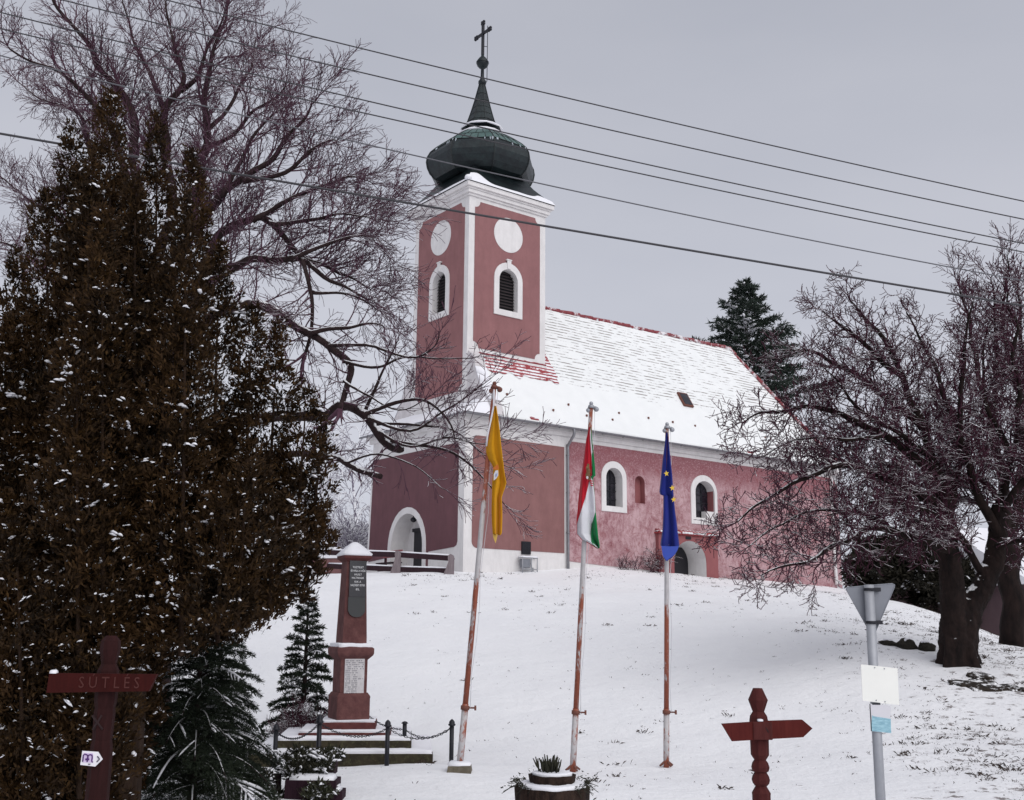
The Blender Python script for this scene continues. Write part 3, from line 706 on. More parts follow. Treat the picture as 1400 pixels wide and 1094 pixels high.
# ------------------------------------------------------------------ terrain
ctrl = [P(628,1056,17.1), P(783,1052,18.2), P(912,1052,19.3), P(560,1048,18.2), P(470,1047,18.5), P(360,1047,18.7), P(440,1012,22.5)]
ctrl += [V3(0,0,-1.7), V3(-8,0,-1.8), V3(8,0,-1.8), V3(2.3,10,-2.2), V3(-3.2,8,-2.1), V3(3.2,9,-2.15), V3(-8,14,-2.15), V3(7,13,-2.1), V3(-12,22,-2.0), V3(14,14,-2.0)]
ctrl += [CH(-1.0,-1.42,2.08), CH(4.2,-1.42,2.40), CH(6.5,-1.42,2.58), CH(10,-1.42,2.45), CH(14,-1.42,2.36), CH(19,-1.42,2.25), CH(23,-1.42,2.14), CH(-1.1,6.1,2.15), CH(10,8,2.4), CH(24,8,2.3), CH(-4,3,2.05), CH(-3.2,-3,1.75), CH(2,-4,1.75), CH(10,-4.2,1.85), CH(19,-4.2,1.6)]
ctrl += [P(1310,908,26), P(1380,882,31), P(1225,870,29), P(1400,893,33), P(1290,838,44), P(1220,822,52), V3(20,45,-1.2), V3(30,40,-3), V3(24,60,-1.0), V3(40,60,-3), V3(20,20,-2.1)]
ctrl += [V3(-12,48,2.1), V3(-25,50,2.2), V3(-20,35,.4), V3(-25,20,-1.6), V3(-10,32,-.2), V3(-4.2,30,-.35), V3(3,31,-.15), V3(0,70,3), V3(30,75,1.5), V3(-30,75,3.5)]
_c = np.array([tuple(p) for p in ctrl])
def _U(r2): return np.where(r2 > 1e-9, r2*np.log(np.maximum(r2, 1e-9)), 0.0)
_n = len(_c); _K = _U(((_c[:, None, :2]-_c[None, :, :2])**2).sum(-1)) + np.eye(_n)*6.0
_Pm = np.c_[np.ones(_n), _c[:, :2]]
_sol = np.linalg.solve(np.block([[_K, _Pm], [_Pm.T, np.zeros((3, 3))]]), np.r_[_c[:, 2], np.zeros(3)])
def gz_arr(X, Y):
    X = np.asarray(X, float); Y = np.asarray(Y, float); sh = X.shape; x = X.ravel(); y = Y.ravel()
    r2 = (x[:, None]-_c[:, 0])**2 + (y[:, None]-_c[:, 1])**2
    z = _U(r2) @ _sol[:_n] + _sol[_n] + _sol[_n+1]*x + _sol[_n+2]*y
    d = np.hypot(x-3, y-35); w = np.clip((d-45)/40, 0, 1); w = w*w*(3-2*w)
    return (np.clip(z, -4.5, 4.5)*(1-w) + 0.5*w).reshape(sh)
def gz(x, y): return float(gz_arr(np.array([x]), np.array([y]))[0])
def micro(x, y): return .075*noise.noise(Vector((x*.45, y*.45, 0))) + .028*noise.noise(Vector((x*1.7, y*1.7, 4)))
def axis(lo, hi, step, far):
    a = list(np.arange(lo, hi + 1e-6, step)); s_ = step; up = []
    x = hi
    while x < far: s_ *= 1.35; x += s_; up.append(x)
    s_ = step; dn = []; x = lo
    while x > -far: s_ *= 1.35; x -= s_; dn.append(x)
    return np.array(dn[::-1] + a + up)
gx = axis(-14, 26, .28, 1300); gy = axis(6, 62, .28, 1300)
GX, GY = np.meshgrid(gx, gy); GZ = gz_arr(GX, GY)
vs = [(x, y, z + (micro(x, y) if -20 < x < 34 and 0 < y < 70 else 0)) for x, y, z in zip(GX.ravel(), GY.ravel(), GZ.ravel())]
nx, ny = len(gx), len(gy); mb = MB()
mb.add(vs, [(j*nx+i, j*nx+i+1, (j+1)*nx+i+1, (j+1)*nx+i) for j in range(ny-1) for i in range(nx-1)], 0, True)
def ground_mat():
    M = mat('snow_covered_ground', SNOW, .7, spec=.2); t = NT(M); v = t.coord(); x, y, z = t.sep(v)
    c = t.mix(t.noise(v, .6, 5, .6), (.80, .805, .835), (.88, .88, .895))
    # turf showing through thin snow, more of it on the bank to the right
    right = t.rng(t.math('DIVIDE', x, y), .18, .44)
    n = t.noise(t.coord((1, 1, 1)), 3.6, 7, .75); n2 = t.noise(v, .9, 4, .6)
    k = t.math('ADD', n, t.math('ADD', t.math('MULTIPLY', right, .155), t.math('MULTIPLY', t.math('SUBTRACT', n2, .5), .22)))
    c = t.mix(t.rng(k, .72, .76, 0, .9), c, t.mix(t.noise(v, 12, 3), (.05, .035, .03), (.13, .10, .085)))
    c = t.mix(t.rng(k, .66, .74, 0, .22), c, (.45, .42, .43))
    t.col(c); t.bump(t.math('ADD', t.math('ADD', t.noise(v, 4, 5, .6), t.math('MULTIPLY', t.noise(v, .8, 4), 2.0)), t.math('MULTIPLY', t.noise(v, 18, 3), .35)), .5, .07); return M
tag(mb.build('ground', ground_mat()), kind='structure')
# snowy wooded rise behind the church on the left
hx = np.linspace(-150, 20, 60); hy = np.linspace(78, 220, 40); mb = MB()
vs = [(x, y, .2 + (min(1, (y-78)/50)**1.3)*(13*math.exp(-((x+45)/62)**2)) + 1.2*noise.noise(Vector((x*.05, y*.05, 2))) - .8 - max(0, y-150)*.25) for y in hy for x in hx]
mb.add(vs, [(j*60+i, j*60+i+1, (j+1)*60+i+1, (j+1)*60+i) for j in range(39) for i in range(59)], 0, True)
tag(mb.build('hillside', M_['snow']), kind='structure')

def on(px, py, Y):
    """the spot of ground under pixel direction px at distance Y"""
    p = P(px, py, Y); return V3(p.x, p.y, gz(p.x, p.y) + micro(p.x, p.y))

# ------------------------------------------------------------------ flagpoles
def flagpole(b, t, base_kind, label):
    B_ = P(*b); T_ = P(*t); base = V3(B_.x, B_.y, min(gz(B_.x, B_.y) + micro(B_.x, B_.y), B_.z+.1))
    o = thing('flagpole', base, label, 'flagpole', group='rusty flagpoles on the slope')
    d = T_ - base; L = d.length; u = d.normalized(); mb = MB()
    mb.tube([u*(-.10), u*L*.165], [.050, .049], 12); mb.tube([u*L*.16, u*L*.55, u*L], [.043, .040, .034], 12)
    shaft = mb.build('shaft', M_['rusty'], o)
    mb = MB(); c = u*L*.155
    mb.tube([c - u*.03, c + u*.03], .066, 12); mb.tube([c, c + V3(.17, -.03, 0)], .014, 6); mb.box(c + V3(.14, -.05, -.035), c + V3(.17, -.01, .035))
    mb.build('cleat', M_['rust'], o)
    mb = MB(); e = u*L
    mb.tube([e, e + u*.05], [.06, .045], 10); mb.tube([e + V3(.0, 0, .03), e + V3(.09, 0, .01)], .02, 6); mb.lathe([(.055, -.015), (.055, .015)], 12, (0, 0)) if False else None
    mb.ball(e + V3(.09, 0, -.02), .045, n=8, k=5); mb.ball(e + V3(-.045, 0, -.04), .04, n=8, k=5); mb.ball(e + u*.08, .035, n=8, k=5)
    mb.build('truck', M_['rust'] if base_kind == 'block' else M_['steel'], o)
    mb = MB(); s_ = e + V3(.10, 0, -.04); q = c + V3(.075, -.03, 0)
    s_ = e + V3(.06, 0, -.04); k = 10; mb.tube([s_.lerp(q, i/k) + V3(.02*math.sin(i*1.9), 0, 0) for i in range(k+1)], .004, 4); mb.build('halyard', M_['whitecloth'], o)
    if base_kind == 'block':
        mb = MB(); r = random.Random(4); hw, ht = .21, .17
        mb.add([(x*hw*(1+r.uniform(-.1, .1)), y*hw, -.12) for x, y in ((-1,-1),(1,-1),(1,1),(-1,1))] + [(x*hw*.78, y*hw*.78, ht*.55*(1+r.uniform(-.2,.2))) for x, y in ((-1,-1),(1,-1),(1,1),(-1,1))], [(0,1,5,4),(1,2,6,5),(2,3,7,6),(3,0,4,7),(4,5,6,7)])
        blk = mb.build('concrete_foot', M_['concrete'], o)
        mb = MB(); mb.cap([(-.15, -.15), (.15, -.15), (.15, .15), (-.15, .15)], ht*.5, .05, seed=3); mb.build('snow', M_['snow'], blk)
        for j in (-1, 1):
            pass
    if base_kind != 'none':
        mb = MB()
        for a in range(4): mb.tube([(0, 0, .12), (.13*math.cos(a*1.57+.5), .13*math.sin(a*1.57+.5), .03)], .018, 5)
        mb.build('stay_bracket', M_['rust'], o)
    return o, base, u, L
fp1 = flagpole((628,1055,17.1), (675.5,531,17.1), 'block', 'leaning rusty flagpole set in a concrete block, carrying the yellow flag')
fp2 = flagpole((783,1050,18.2), (808,558,18.2), 'stay', 'rusty flagpole behind the round planter, carrying the red, white and green flag')
fp3 = flagpole((911,1051,19.3), (912,586,19.3), 'stay', 'upright rusty flagpole carrying the blue flag with gold stars')

# ------------------------------------------------------------------ flags (hanging limp, folds in depth)
def flag(name, label, Y, rows, mats, folds, thick=.012, hem=None):
    """rows: (py, [px boundaries of the colour strips]); each strip takes one material"""
    top = P(rows[0][1][0], rows[0][0], Y)
    o_loc = top; mb = MB(); NR = 64; K = len(mats); ny_ = []
    pys = [r[0] for r in rows]
    def bounds(py):
        for i in range(len(rows)-1):
            if pys[i] <= py <= pys[i+1]:
                t_ = (py-pys[i])/(pys[i+1]-pys[i]); return [a*(1-t_)+b*t_ for a, b in zip(rows[i][1], rows[i+1][1])]
        return rows[-1][1]
    lev = sorted(set([pys[0] + (pys[-1]-pys[0])*i/NR for i in range(NR+1)] + pys))
    for k in range(K):
        NS = 8; vs = []
        for py in lev:
            bd = bounds(py); l, r = bd[k], bd[k+1]
            for j in range(NS+1):
                px = l + (r-l)*j/NS; w = bd[-1]-bd[0]
                u = (px-bd[0])/max(w, 2.0); tt = (py-pys[0])/(pys[-1]-pys[0])
                d = folds(u, tt)
                vs.append(P(px, py, Y + d))
        N = NS+1
        fs = [(j*N+i, j*N+i+1, (j+1)*N+i+1, (j+1)*N+i) for j in range(len(lev)-1) for i in range(NS)]
        mb.add(vs, fs, k, True)
    o = mb.build(name, mats); off = Vector(o_loc)
    o.data.transform(Matrix.Translation(-off)); o.location = off
    md = o.modifiers.new('thickness', 'SOLIDIFY'); md.thickness = thick; md.offset = 1
    tag(o, label, 'flag', 'flags hanging on the rusty poles'); return o
def foldf(a, n, ph): return lambda u, t_: a*(.35+.65*t_)*math.sin(u*n*math.pi + ph + t_*1.3) + a*.35*math.sin(u*n*2.3*math.pi + ph*2 - t_*2.0) + (.10*math.sin(t_*7+u*2))*.4
def tri_star(mb, cx_, cy_, r, Y):
    pts = []
    for k in range(10):
        rr = r if k % 2 == 0 else r*.42; a = math.pi/2 + .15 + k*math.pi/5
        pts.append((cx_ + rr*math.cos(a)*.9, cy_ - rr*math.sin(a)))
    mb.slab(pts, [], lambda u, v, d: P(u, v, Y + d), .006)
f_y = flag('flag', 'yellow flag hanging limp from the leaning pole', 17.0,
    [(555,[676,677.5]), (570,[672.5,680]), (590,[668,682.5]), (606,[664.5,684]), (618,[664.5,685.5]), (628,[668,686.5]), (634,[672,687.5]), (640,[674.5,688]), (650,[674,689.5]), (660,[673,691.5]), (666,[673,690]), (674,[673,687]), (680,[673,685]), (700,[672.5,686]), (720,[673,686]), (729,[673.5,686]), (731.5,[674,684.5])],
    [M_['yellow']], foldf(.085, 3.2, .4))
mb = MB(); mb.slab([(673.6,730.5), (680.5,730.5), (679,738), (677.5,743), (674.5,735)], [], lambda u, v, d: P(u, v, 17.02+d), .012); x = mb.build('pale_hem', M_['yellow_lt'], f_y, True)
mb = MB(); mb.slab([(675.0,648.5), (677.5,643.5), (681,643), (681.2,650), (678.5,654.5), (675,657)], [], lambda u, v, d: P(u, v, 16.84+d), .012); mb.slab([(674,640), (680.5,634.5), (682.5,641), (677,643)], [], lambda u, v, d: P(u, v, 16.84+d), .012, 1)
mb.slab([(677.4,648.8), (680,646.6), (679.8,650.2), (677.6,652.6)], [], lambda u, v, d: P(u, v, 16.832+d), .006, 2)
mb.build('emblem', [M_['whitecloth'], mat('orange_cloth', (.45,.12,.01)), mat('pale_blue_cloth', (.25,.3,.5))], f_y, True)
mb = MB(); mb.tube([P(675.5,533,17.06), P(675,555,17.02), P(671,575,17.0), P(666.5,595,16.95), P(664.8,610,16.95)], .016, 6); mb.build('white_heading', M_['whitecloth'], f_y, True)
f_h = flag('flag', 'red, white and green flag with a crest hanging on the middle pole', 18.1,
    [(584,[805.5,806.5,807,807.2]), (600,[801.5,806.3,808.3,808.5]), (618,[799,807.5,810,810.5]), (622,[798.6,808.2,809,811]), (640,[796,809,809.2,813]), (650,[794.6,809,809.2,813.8]), (652,[794.4,807,807.5,811]), (656,[794,806.5,810,810.3]), (665,[792.8,804.2,811.5,811.8]), (680,[791,800.5,813.2,813.4]), (700,[789.6,794,814,814.6]), (712,[788.6,790,810.5,815.8]), (716,[788.8,789,809.2,816.2]), (730,[788.9,789,808.2,817.6]), (738,[796,796.2,808.2,818.6]), (741,[803,803.2,808.2,818.8]), (744,[808,808.1,810.8,819]), (749.5,[816.6,816.8,817,819])],
    [M_['red'], M_['whitecloth'], M_['green']], foldf(.075, 2.6, 1.1))
mb = MB()
for (x_, y_, r_) in ((803.5,640,3.2), (804.6,644.5,3.8), (803.8,649.5,4.2), (805.5,653.5,3.2), (804.2,636,2.2)):
    mb.slab(circle(x_, y_, r_*.8, r_, 10), [], lambda u, v, d: P(u, v, 17.93 - r_*.002 + d), .01)
mb.slab(circle(803,653,1.6,2.2,8), [], lambda u, v, d: P(u, v, 17.90+d), .008, 1)
for k in range(3): mb.slab([(806.4+k*.5,656.5+k*3), (810.2+k*.3,657.2+k*3), (810.6+k*.3,658.7+k*3), (806.4+k*.5,658.1+k*3)], [], lambda u, v, d: P(u, v, 17.93+d), .008, 2)
mb.build('crest', [M_['crest'], M_['marble'], M_['red']], f_h, True)
f_e = flag('flag', 'blue flag with gold stars hanging on the right pole', 19.2,
    [(591,[911.6,913]), (610,[908.4,915]), (630,[905.8,917]), (650,[903.8,919.2]), (672,[901.5,920.6]), (676,[902.5,920.9]), (678,[907,921.1]), (700,[906.8,923.2]), (712,[906.4,925]), (726,[905.5,926.6]), (740,[903.4,928.2]), (745,[902.8,928.8]), (748,[904.5,928]), (752,[904.8,926.5]), (758,[905.8,923]), (763,[907.5,918.5]), (766.5,[910.5,912])],
    [M_['blue']], foldf(.085, 3.0, 2.0))
# lighter single layer at the foot of the blue flag
mb = MB(); mb.slab([(904.2,746.3), (916,747.2), (928.2,746.6), (926,752.4), (922.6,758), (911.3,767), (906.2,759.5)], [], lambda u, v, d: P(u, v, 19.06+d), .012); mb.build('pale_fold', M_['blue_lt'], f_e, True)
for (x_, y_, r_) in ((911.2,647.5,4.2), (919.2,667.2,4.4), (921.0,683,4.2)):
    mb = MB(); tri_star(mb, x_, y_, r_, 18.98); mb.build('star', M_['gold'], f_e, True)

# ------------------------------------------------------------------ memorial
mp = P(474, 1046, 19.6); mz = gz(mp.x, mp.y); MY = rad(24)
mem = thing('war_memorial', (mp.x, mp.y, mz), 'red stone obelisk memorial with snow cap, black plaque and stepped base', 'memorial', rz=MY)
def lz(py, Y=19.5): return P(474, py, Y).z - mz
def stepz(py, Y): return P(474, py, Y).z - mz
# steps (turned a little differently from the shaft)
mem.scale = (.84, .84, 1)
stp = thing('memorial_steps', (mp.x, mp.y, mz), 'wide mossy stone steps around the foot of the obelisk, deep in snow', 'steps', rz=rad(5))
def steps(cx_, hw, hd, z0, z1, m, name, seed, sn=.07):
    mb = MB(); mb.bbox((cx_-hw, -hd, z0), (cx_+hw, hd, z1), .02); o = mb.build(name, m, stp)
    mb = MB(); mb.cap([(cx_-hw, -hd), (cx_+hw, -hd), (cx_+hw, hd), (cx_-hw, hd)], z1, sn, seed=seed, over=-.02); mb.build('snow', M_['snow'], o)
s1 = (stepz(1046, 18.35), stepz(1031, 18.35)); s2 = (s1[1]-.02, stepz(1012.5, 18.7)); s3 = (s2[1]-.02, stepz(1001.5, 19.0)); s4 = (s3[1]-.02, stepz(987.5, 19.2))
steps(-.03, 1.47, 1.25, s1[0]-.3, s1[1], M_['mossstone'], 'step', 1, .055)
steps(-.01, 1.10, .93, s2[0], s2[1], M_['mossstone'], 'step', 2, .055)
steps(-.02, .76, .66, s3[0], s3[1], M_['redstone_d'], 'step', 3, .035)
steps(.02, .46, .44, s4[0], s4[1], M_['redstone_d'], 'step', 4, .03)
zb0 = s4[1] + .02; mw = .31
def zz(py): return lz(py, 19.4)
mb = MB(); mb.bbox((-.345, -.345, zb0), (.345, .345, zz(952)), .015)
for (h0, z0, h1, z1) in ((.345, zz(952), .30, zz(948)),):
    mb.lathe([(h0*1.414*.999, z0-.03), (h0*1.413, z0), (h1*1.414, z1+.01)], 4, ph=math.pi/4, smooth=False)
mb.bbox((-.285, -.285, zz(949)), (.285, .285, zz(900)), .012)
mb.lathe([(.285*1.414, zz(902)), (.37*1.414, zz(896)), (.385*1.414, zz(893)), (.385*1.414, zz(886.5)), (.30*1.414, zz(882))], 4, ph=math.pi/4, smooth=False)
ped = mb.build('pedestal', M_['redstone'], mem)
mb = MB(); c_ = .37; mb.cap([(-c_, -c_), (c_, -c_), (c_, c_), (-c_, c_)], zz(885.5), .075, seed=6, over=-.02); mb.build('snow', M_['snow'], ped)
mb = MB(); mb.lathe([(.255*1.414, zz(884)), (.255*1.414, zz(872)), (.205*1.414, zz(768))], 4, ph=math.pi/4, smooth=False)
shf = mb.build('shaft', M_['redstone'], mem)
mb = MB(); mb.lathe([(.205*1.414, zz(768)), (.29*1.414, zz(763)), (.295*1.414, zz(758)), (.03, zz(752))], 4, ph=math.pi/4, smooth=False); cp = mb.build('coping', M_['redstone_d'], mem)
mb = MB(); h = .30; mb.lathe([(h*1.36, zz(759.5)), (h*1.42, zz(757)), (h*1.12, zz(752.5)), (h*.75, zz(747)), (h*.45, zz(743)), (h*.22, zz(740.5)), (.02, zz(740))], 16, smooth=True, ph=math.pi/4)
n4 = len(mb.v); mb.v = [(x*(1.0 if True else 1), y, z) for x, y, z in mb.v]
def sq(x, y): 
    a = math.atan2(y, x); r = math.hypot(x, y); k = 1/max(abs(math.cos(a)), abs(math.sin(a))); f = .72*k; return x*f, y*f
mb.v = [(*sq(x, y), z) for x, y, z in mb.v]; mb.build('snow', M_['snow'], cp)
def shaft_front(u, v, d):  # u from shaft centre, v height; leaning face
    t_ = (v - zz(872))/(zz(768)-zz(872)); hh = .255 - .05*t_; return V3(u, -hh - .004 - d, v)
pz0, pz1 = zz(816), zz(766.5)
mb = MB(); mb.slab([(-.16, pz0), (.20, pz0), (.20, pz1), (-.16, pz1)], [], lambda u, v, d: shaft_front(u, v, .035-d), .03); plq = mb.build('black_plaque', M_['granite'], mem)
mb = MB(); mb.slab([(-.17, zz(816.3)), (-.17, zz(835)), (-.13, zz(840)), (-.06, zz(843)), (.02, zz(844)), (.10, zz(843)), (.16, zz(840)), (.20, zz(835)), (.20, zz(816.3))], [], lambda u, v, d: shaft_front(u, v, .028-d), .024); mb.build('slate_tablet', M_['granite2'], mem)
def text_mesh(body, size, place, name, m, parent, align='CENTER', wfit=None):
    cu = bpy.data.curves.new('lettering', 'FONT'); cu.body = body; cu.size = size; cu.align_x = align; cu.align_y = 'CENTER'; cu.resolution_u = 2
    tmp = bpy.data.objects.new('lettering', cu); COL.objects.link(tmp); dg = bpy.context.evaluated_depsgraph_get(); dg.update()
    me = bpy.data.meshes.new_from_object(tmp.evaluated_get(dg)); bpy.data.objects.remove(tmp); bpy.data.curves.remove(cu)
    xs = [v.co.x for v in me.vertices]; k = 1.0
    if wfit and xs: k = wfit/max(1e-6, max(xs)-min(xs))
    for v in me.vertices: v.co = place(v.co.x*k, v.co.y)
    me.materials.clear(); me.materials.append(m)
    o = bpy.data.objects.new(name, me); COL.objects.link(o); o.parent = parent; return o
lines = [('TISZTELET', .235, 775.6), ('ÉS HÁLA A HŐSI', .31, 780.5), ('HALÁLT', .155, 785.6), ('HALTAKNAK', .26, 790.2), ('KIK A', .14, 795.5), ('HAZÁÉRT ESTEK', .31, 800.3), ('EL', .075, 805.8)]
for b_, w_, py_ in lines: text_mesh(b_, .048, lambda x, y: shaft_front(.02 + x, zz(py_) + y, .038), 'inscription', M_['letter'], plq, wfit=w_)
mb = MB(); mz0, mz1 = zz(948), zz(900.5)
mb.slab(rect(-.20, mz0+.005, .215, mz1), [], lambda u, v, d: V3(u, -.285-.018+d, v), .015); mrb = mb.build('marble_tablet', M_['marble'], mem)
mb = MB(); r = random.Random(12)
for i in range(17):       # worn rows of names, too small to read
    z = mz1 - .035 - i*.0335
    for (c0, c1) in ((-.185, -.065), (-.05, .07), (.085, .195)):
        if i > 4 and c0 > 0 and r.random() < .75: continue
        x = c0
        while x < c1 - .015:
            w = r.uniform(.010, .030); 
            if r.random() < .8: mb.slab(rect(x, z-.0065, min(x+w, c1), z+.0065), [], lambda u, v, d: V3(u, -.3055+d, v), .002)
            x += w + .006
mb.build('engraved_names', M_['letter_grey'], mrb)
# chain posts and chains
posts = {}
for k, (px, pt, Y, lab) in {'a': (378, 989, 18.2, 'black iron chain post standing left of the memorial steps'), 'b': (530.5, 984, 18.15, 'black iron chain post standing in front of the steps'), 'c': (618, 983, 18.5, 'black iron chain post nearest the leaning flagpole'), 'd': (553.5, 986, 19.0, 'short black iron chain post standing on the right end of the middle step'), 'e': (437.5, 976, 16.7, 'black iron chain post rising behind the plum planter, before the pedestal')}.items():
    t_ = P(px, pt, Y); b_ = V3(t_.x, t_.y, gz(t_.x, t_.y) if k != 'd' else mz + s2[1] + .02); H = t_.z - b_.z
    o = thing('chain_post', b_, lab, 'post', group='iron chain posts around the memorial')
    mb = MB(); mb.lathe([(.036, -.15 if k != 'd' else -.03), (.036, H*.86)], 10); mb.build('shaft', M_['iron'], o)
    mb = MB(); mb.lathe([(.036, H*.84), (.058, H*.86), (.060, H*.885), (.045, H*.90), (.048, H*.93), (.030, H*.97), (.004, H)], 10); mb.build('finial', M_['iron'], o)
    posts[k] = t_ - V3(0, 0, .13)
def chain(a, b, sag, label):
    a = Vector(a); b = Vector(b); L = (b-a).length; n = int(L/.045); mb = MB()
    pts = [a.lerp(b, i/n) - V3(0, 0, 4*sag*(i/n)*(1-i/n)) for i in range(n+1)]
    for i in range(n):
        p, q = pts[i], pts[i+1]; d = (q-p).normalized(); s_ = d.cross(V3(0, 0, 1)).normalized() if i % 2 else V3(0, 0, 1).cross(d).cross(d).normalized()
        c = (p+q)/2; ring = [c + d*(.03*math.cos(t_)) + s_*(.014*math.sin(t_)) for t_ in [k*math.pi/4 for k in range(9)]]
        mb.tube(ring, .0055, 4, caps=False)
    o = mb.build('chain', M_['iron']); c = a; o.data.transform(Matrix.Translation(-c)); o.location = c
    tag(o, label, 'chain', 'chains between the iron posts')
chain(posts['b'], posts['c'], .17, 'chain sagging from the post in front of the steps to the post by the flagpole')
chain(V3(mp.x+.1, mp.y+.3, mz+s4[1]+.25), posts['d'], .12, 'chain hanging behind the obelisk above the back of the steps')
chain(posts['e'], posts['b'], .16, 'chain hanging in front of the step faces from the planter side to the middle post')
chain(posts['a'], posts['e'], .16, 'chain from the left post to the post behind the plum planter')
chain(posts['d'], posts['c'], .15, 'short chain joining the back right post to the post by the flagpole')
chain(P(300, 993, 19.5), posts['a'], .10, 'chain leading from the left post into the spruce branches')

# ------------------------------------------------------------------ carved signposts
def prism_post(mb, prof, n=4, ph=math.pi/4, tilt=(0, 0), k_=1.02):
    z0 = prof[0][1]
    k0 = len(mb.v); mb.lathe([(r*k_, z) for r, z in prof], n, ph=ph, smooth=False)
    for i in range(k0, len(mb.v)):
        x, y, z = mb.v[i]; mb.v[i] = (x + tilt[0]*z, y + tilt[1]*z, z)
def signpost(px, Y, pys, arm, label, yaw, tilt, mats):
    b = on(px, 1100, Y); o = thing('carved_signpost', b, label, 'signpost', rz=yaw)
    return o, b
D = 10.0; b = on(1041, 1090, D)
o = thing('carved_signpost', b, 'dark red carved wooden signpost with one arrow-ended crossboard, standing in open snow', 'signpost')
def H(py): return P(1040, py, D).z - b.z
def X(px, py=1000): return P(px, py, D).x - b.x
s = D/1500
mb = MB()
pr_ = [(.078, -.3), (.078, H(1088)), (.080, H(1084)), (.048, H(1075)), (.070, H(1071)), (.078, H(1066)), (.070, H(1061)), (.052, H(1056)), (.070, H(1054)), (.078, H(1049)), (.068, H(1043)), (.050, H(1039)), (.078, H(1032)), (.080, H(1012)), (.080, H(985)), (.074, H(979)), (.050, H(973)), (.085, H(957)), (.040, H(941))]
prism_post(mb, pr_, 8, math.pi/8, (X(1036, 950)/H(950)*.9, 0)); mb.build('post', M_['signwood'], o)
def bd(px, py): return (X(px, py), P(px, py, D).z - b.z)
mb = MB(); mb.slab([bd(984,988.5), bd(998,1012), bd(1030,1010), bd(1094,1006.5), bd(1106.5,994.5), bd(1093,983), bd(1048,984.5)][::-1], [], lambda u, v, d: V3(u, -.105+d, v), .045); board = mb.build('arrow_board', M_['signwood_b'], o)
mb = MB(); mb.bbox((X(1026), -.120, H(1010)), (X(1052), -.1055, H(985.5)), .006); mb.build('centre_block', M_['signwood'], board)
mb = MB(); mb.slab([bd(1042,992), bd(1045.5,996), bd(1047,1000), bd(1045.5,999.5), bd(1043.5,996)], [], lambda u, v, d: V3(u, -.123+d, v), .004); mb.build('carved_mark', M_['carve'], board)
mb = MB(); mb.cap([(X(1033), -.115), (X(1040), -.115), (X(1040), -.06), (X(1033), -.06)], H(984.5), .015, seed=2, over=0, sub=.03); mb.build('snow', M_['snow'], o)
# left signpost, shade under the thuja painted into its wood colours
D = 7.6; b = on(131, 1090, D)
o = thing('carved_signpost', b, 'dark carved wooden signpost under the thuja with a red crossboard and small white arrow plate', 'signpost')
def H(py): return P(140, py, D).z - b.z
def X(px, py=950): return P(px, py, D).x - b.x
mb = MB()
pr_ = [(.070, -.3), (.068, H(1092)), (.066, H(1030)), (.062, H(1018)), (.056, H(1012)), (.058, H(1006)), (.062, H(975)), (.058, H(968)), (.066, H(958)), (.066, H(925)), (.062, H(916)), (.044, H(908)), (.060, H(888)), (.056, H(876)), (.030, H(869))]
prism_post(mb, pr_, 8, math.pi/8, (X(151.5, 880)/H(880)*1.0, 0), 1.12); mb.build('post', M_['signwood_shade'], o)
mb = MB(); mb.slab([bd(73,946.5) if False else (X(x_, y_), P(x_, y_, D).z - b.z) for x_, y_ in ((72,946), (210,944), (221,921), (76,919.5))], [], lambda u, v, d: V3(u, -.105+d, v), .04); board = mb.build('crossboard', M_['signboard_shade'], o)
text_mesh('S Ú T L É S', .105, lambda x, y: V3(X(157, 933) + x, -.109, P(157, 933, D).z - b.z + y), 'carved_word', M_['carve_red'], board, wfit=.40)
mb = MB()
for (a_, c_) in (((131,977), (145,996)), ((144,977), (132,997))): mb.tube([(X(*a_), -.066, P(a_[0], a_[1], D).z-b.z), (X(*c_), -.066, P(c_[0], c_[1], D).z-b.z)], .007, 4)
mb.build('carved_cross_mark', M_['carve'], o)
mb = MB(); q = lambda x_, y_: (X(x_, y_), P(x_, y_, D).z - b.z)
mb.slab([q(117.0,1043.5), q(137,1045.8), q(147,1036), q(141,1026), q(119.8,1024.6)], [], lambda u, v, d: V3(u, -.092+d, v), .008); plate_o = mb.build('white_arrow_plate', M_['plate_white'], o)
mb = MB(); mb.slab([q(121.0,1040), q(134.3,1040.5), q(134.3,1028), q(121.8,1027.4)], [], lambda u, v, d: V3(u, -.0945+d, v), .002); mb.build('lilac_field', M_['lilac'], plate_o)
mb = MB()
def stroke(pts, r): mb.tube([V3(q(*p)[0], -.0965, q(*p)[1]) for p in pts], r, 6)
stroke([(120.6,1039.2), (121.6,1030), (123.2,1028.9), (126,1029.6), (127.6,1031), (127,1035), (126.6,1039.4)], .0042)
stroke([(127.6,1031), (130.5,1029.6), (133.2,1030.2), (133.6,1033), (132.8,1038.4), (134.2,1040)], .0042)
stroke([(124.4,1035.8), (129.4,1036)], .0062); stroke([(128,1032), (127.2,1037)], .004)
mb.build('purple_monogram', M_['purple'], plate_o)
mb = MB(); stroke([(140.4,1031.8), (143.3,1035.6), (139.6,1039.4)], .0040); stroke([(128,1042.4), (130.8,1042.6)], .003); mb.build('arrow_mark', M_['ink'], plate_o)
mb = MB(); mb.cap([(X(74), -.11), (X(83), -.11), (X(83), -.07), (X(74), -.07)], H(919.8), .02, seed=2, over=0, sub=.03); mb.build('snow', M_['snow'], board)

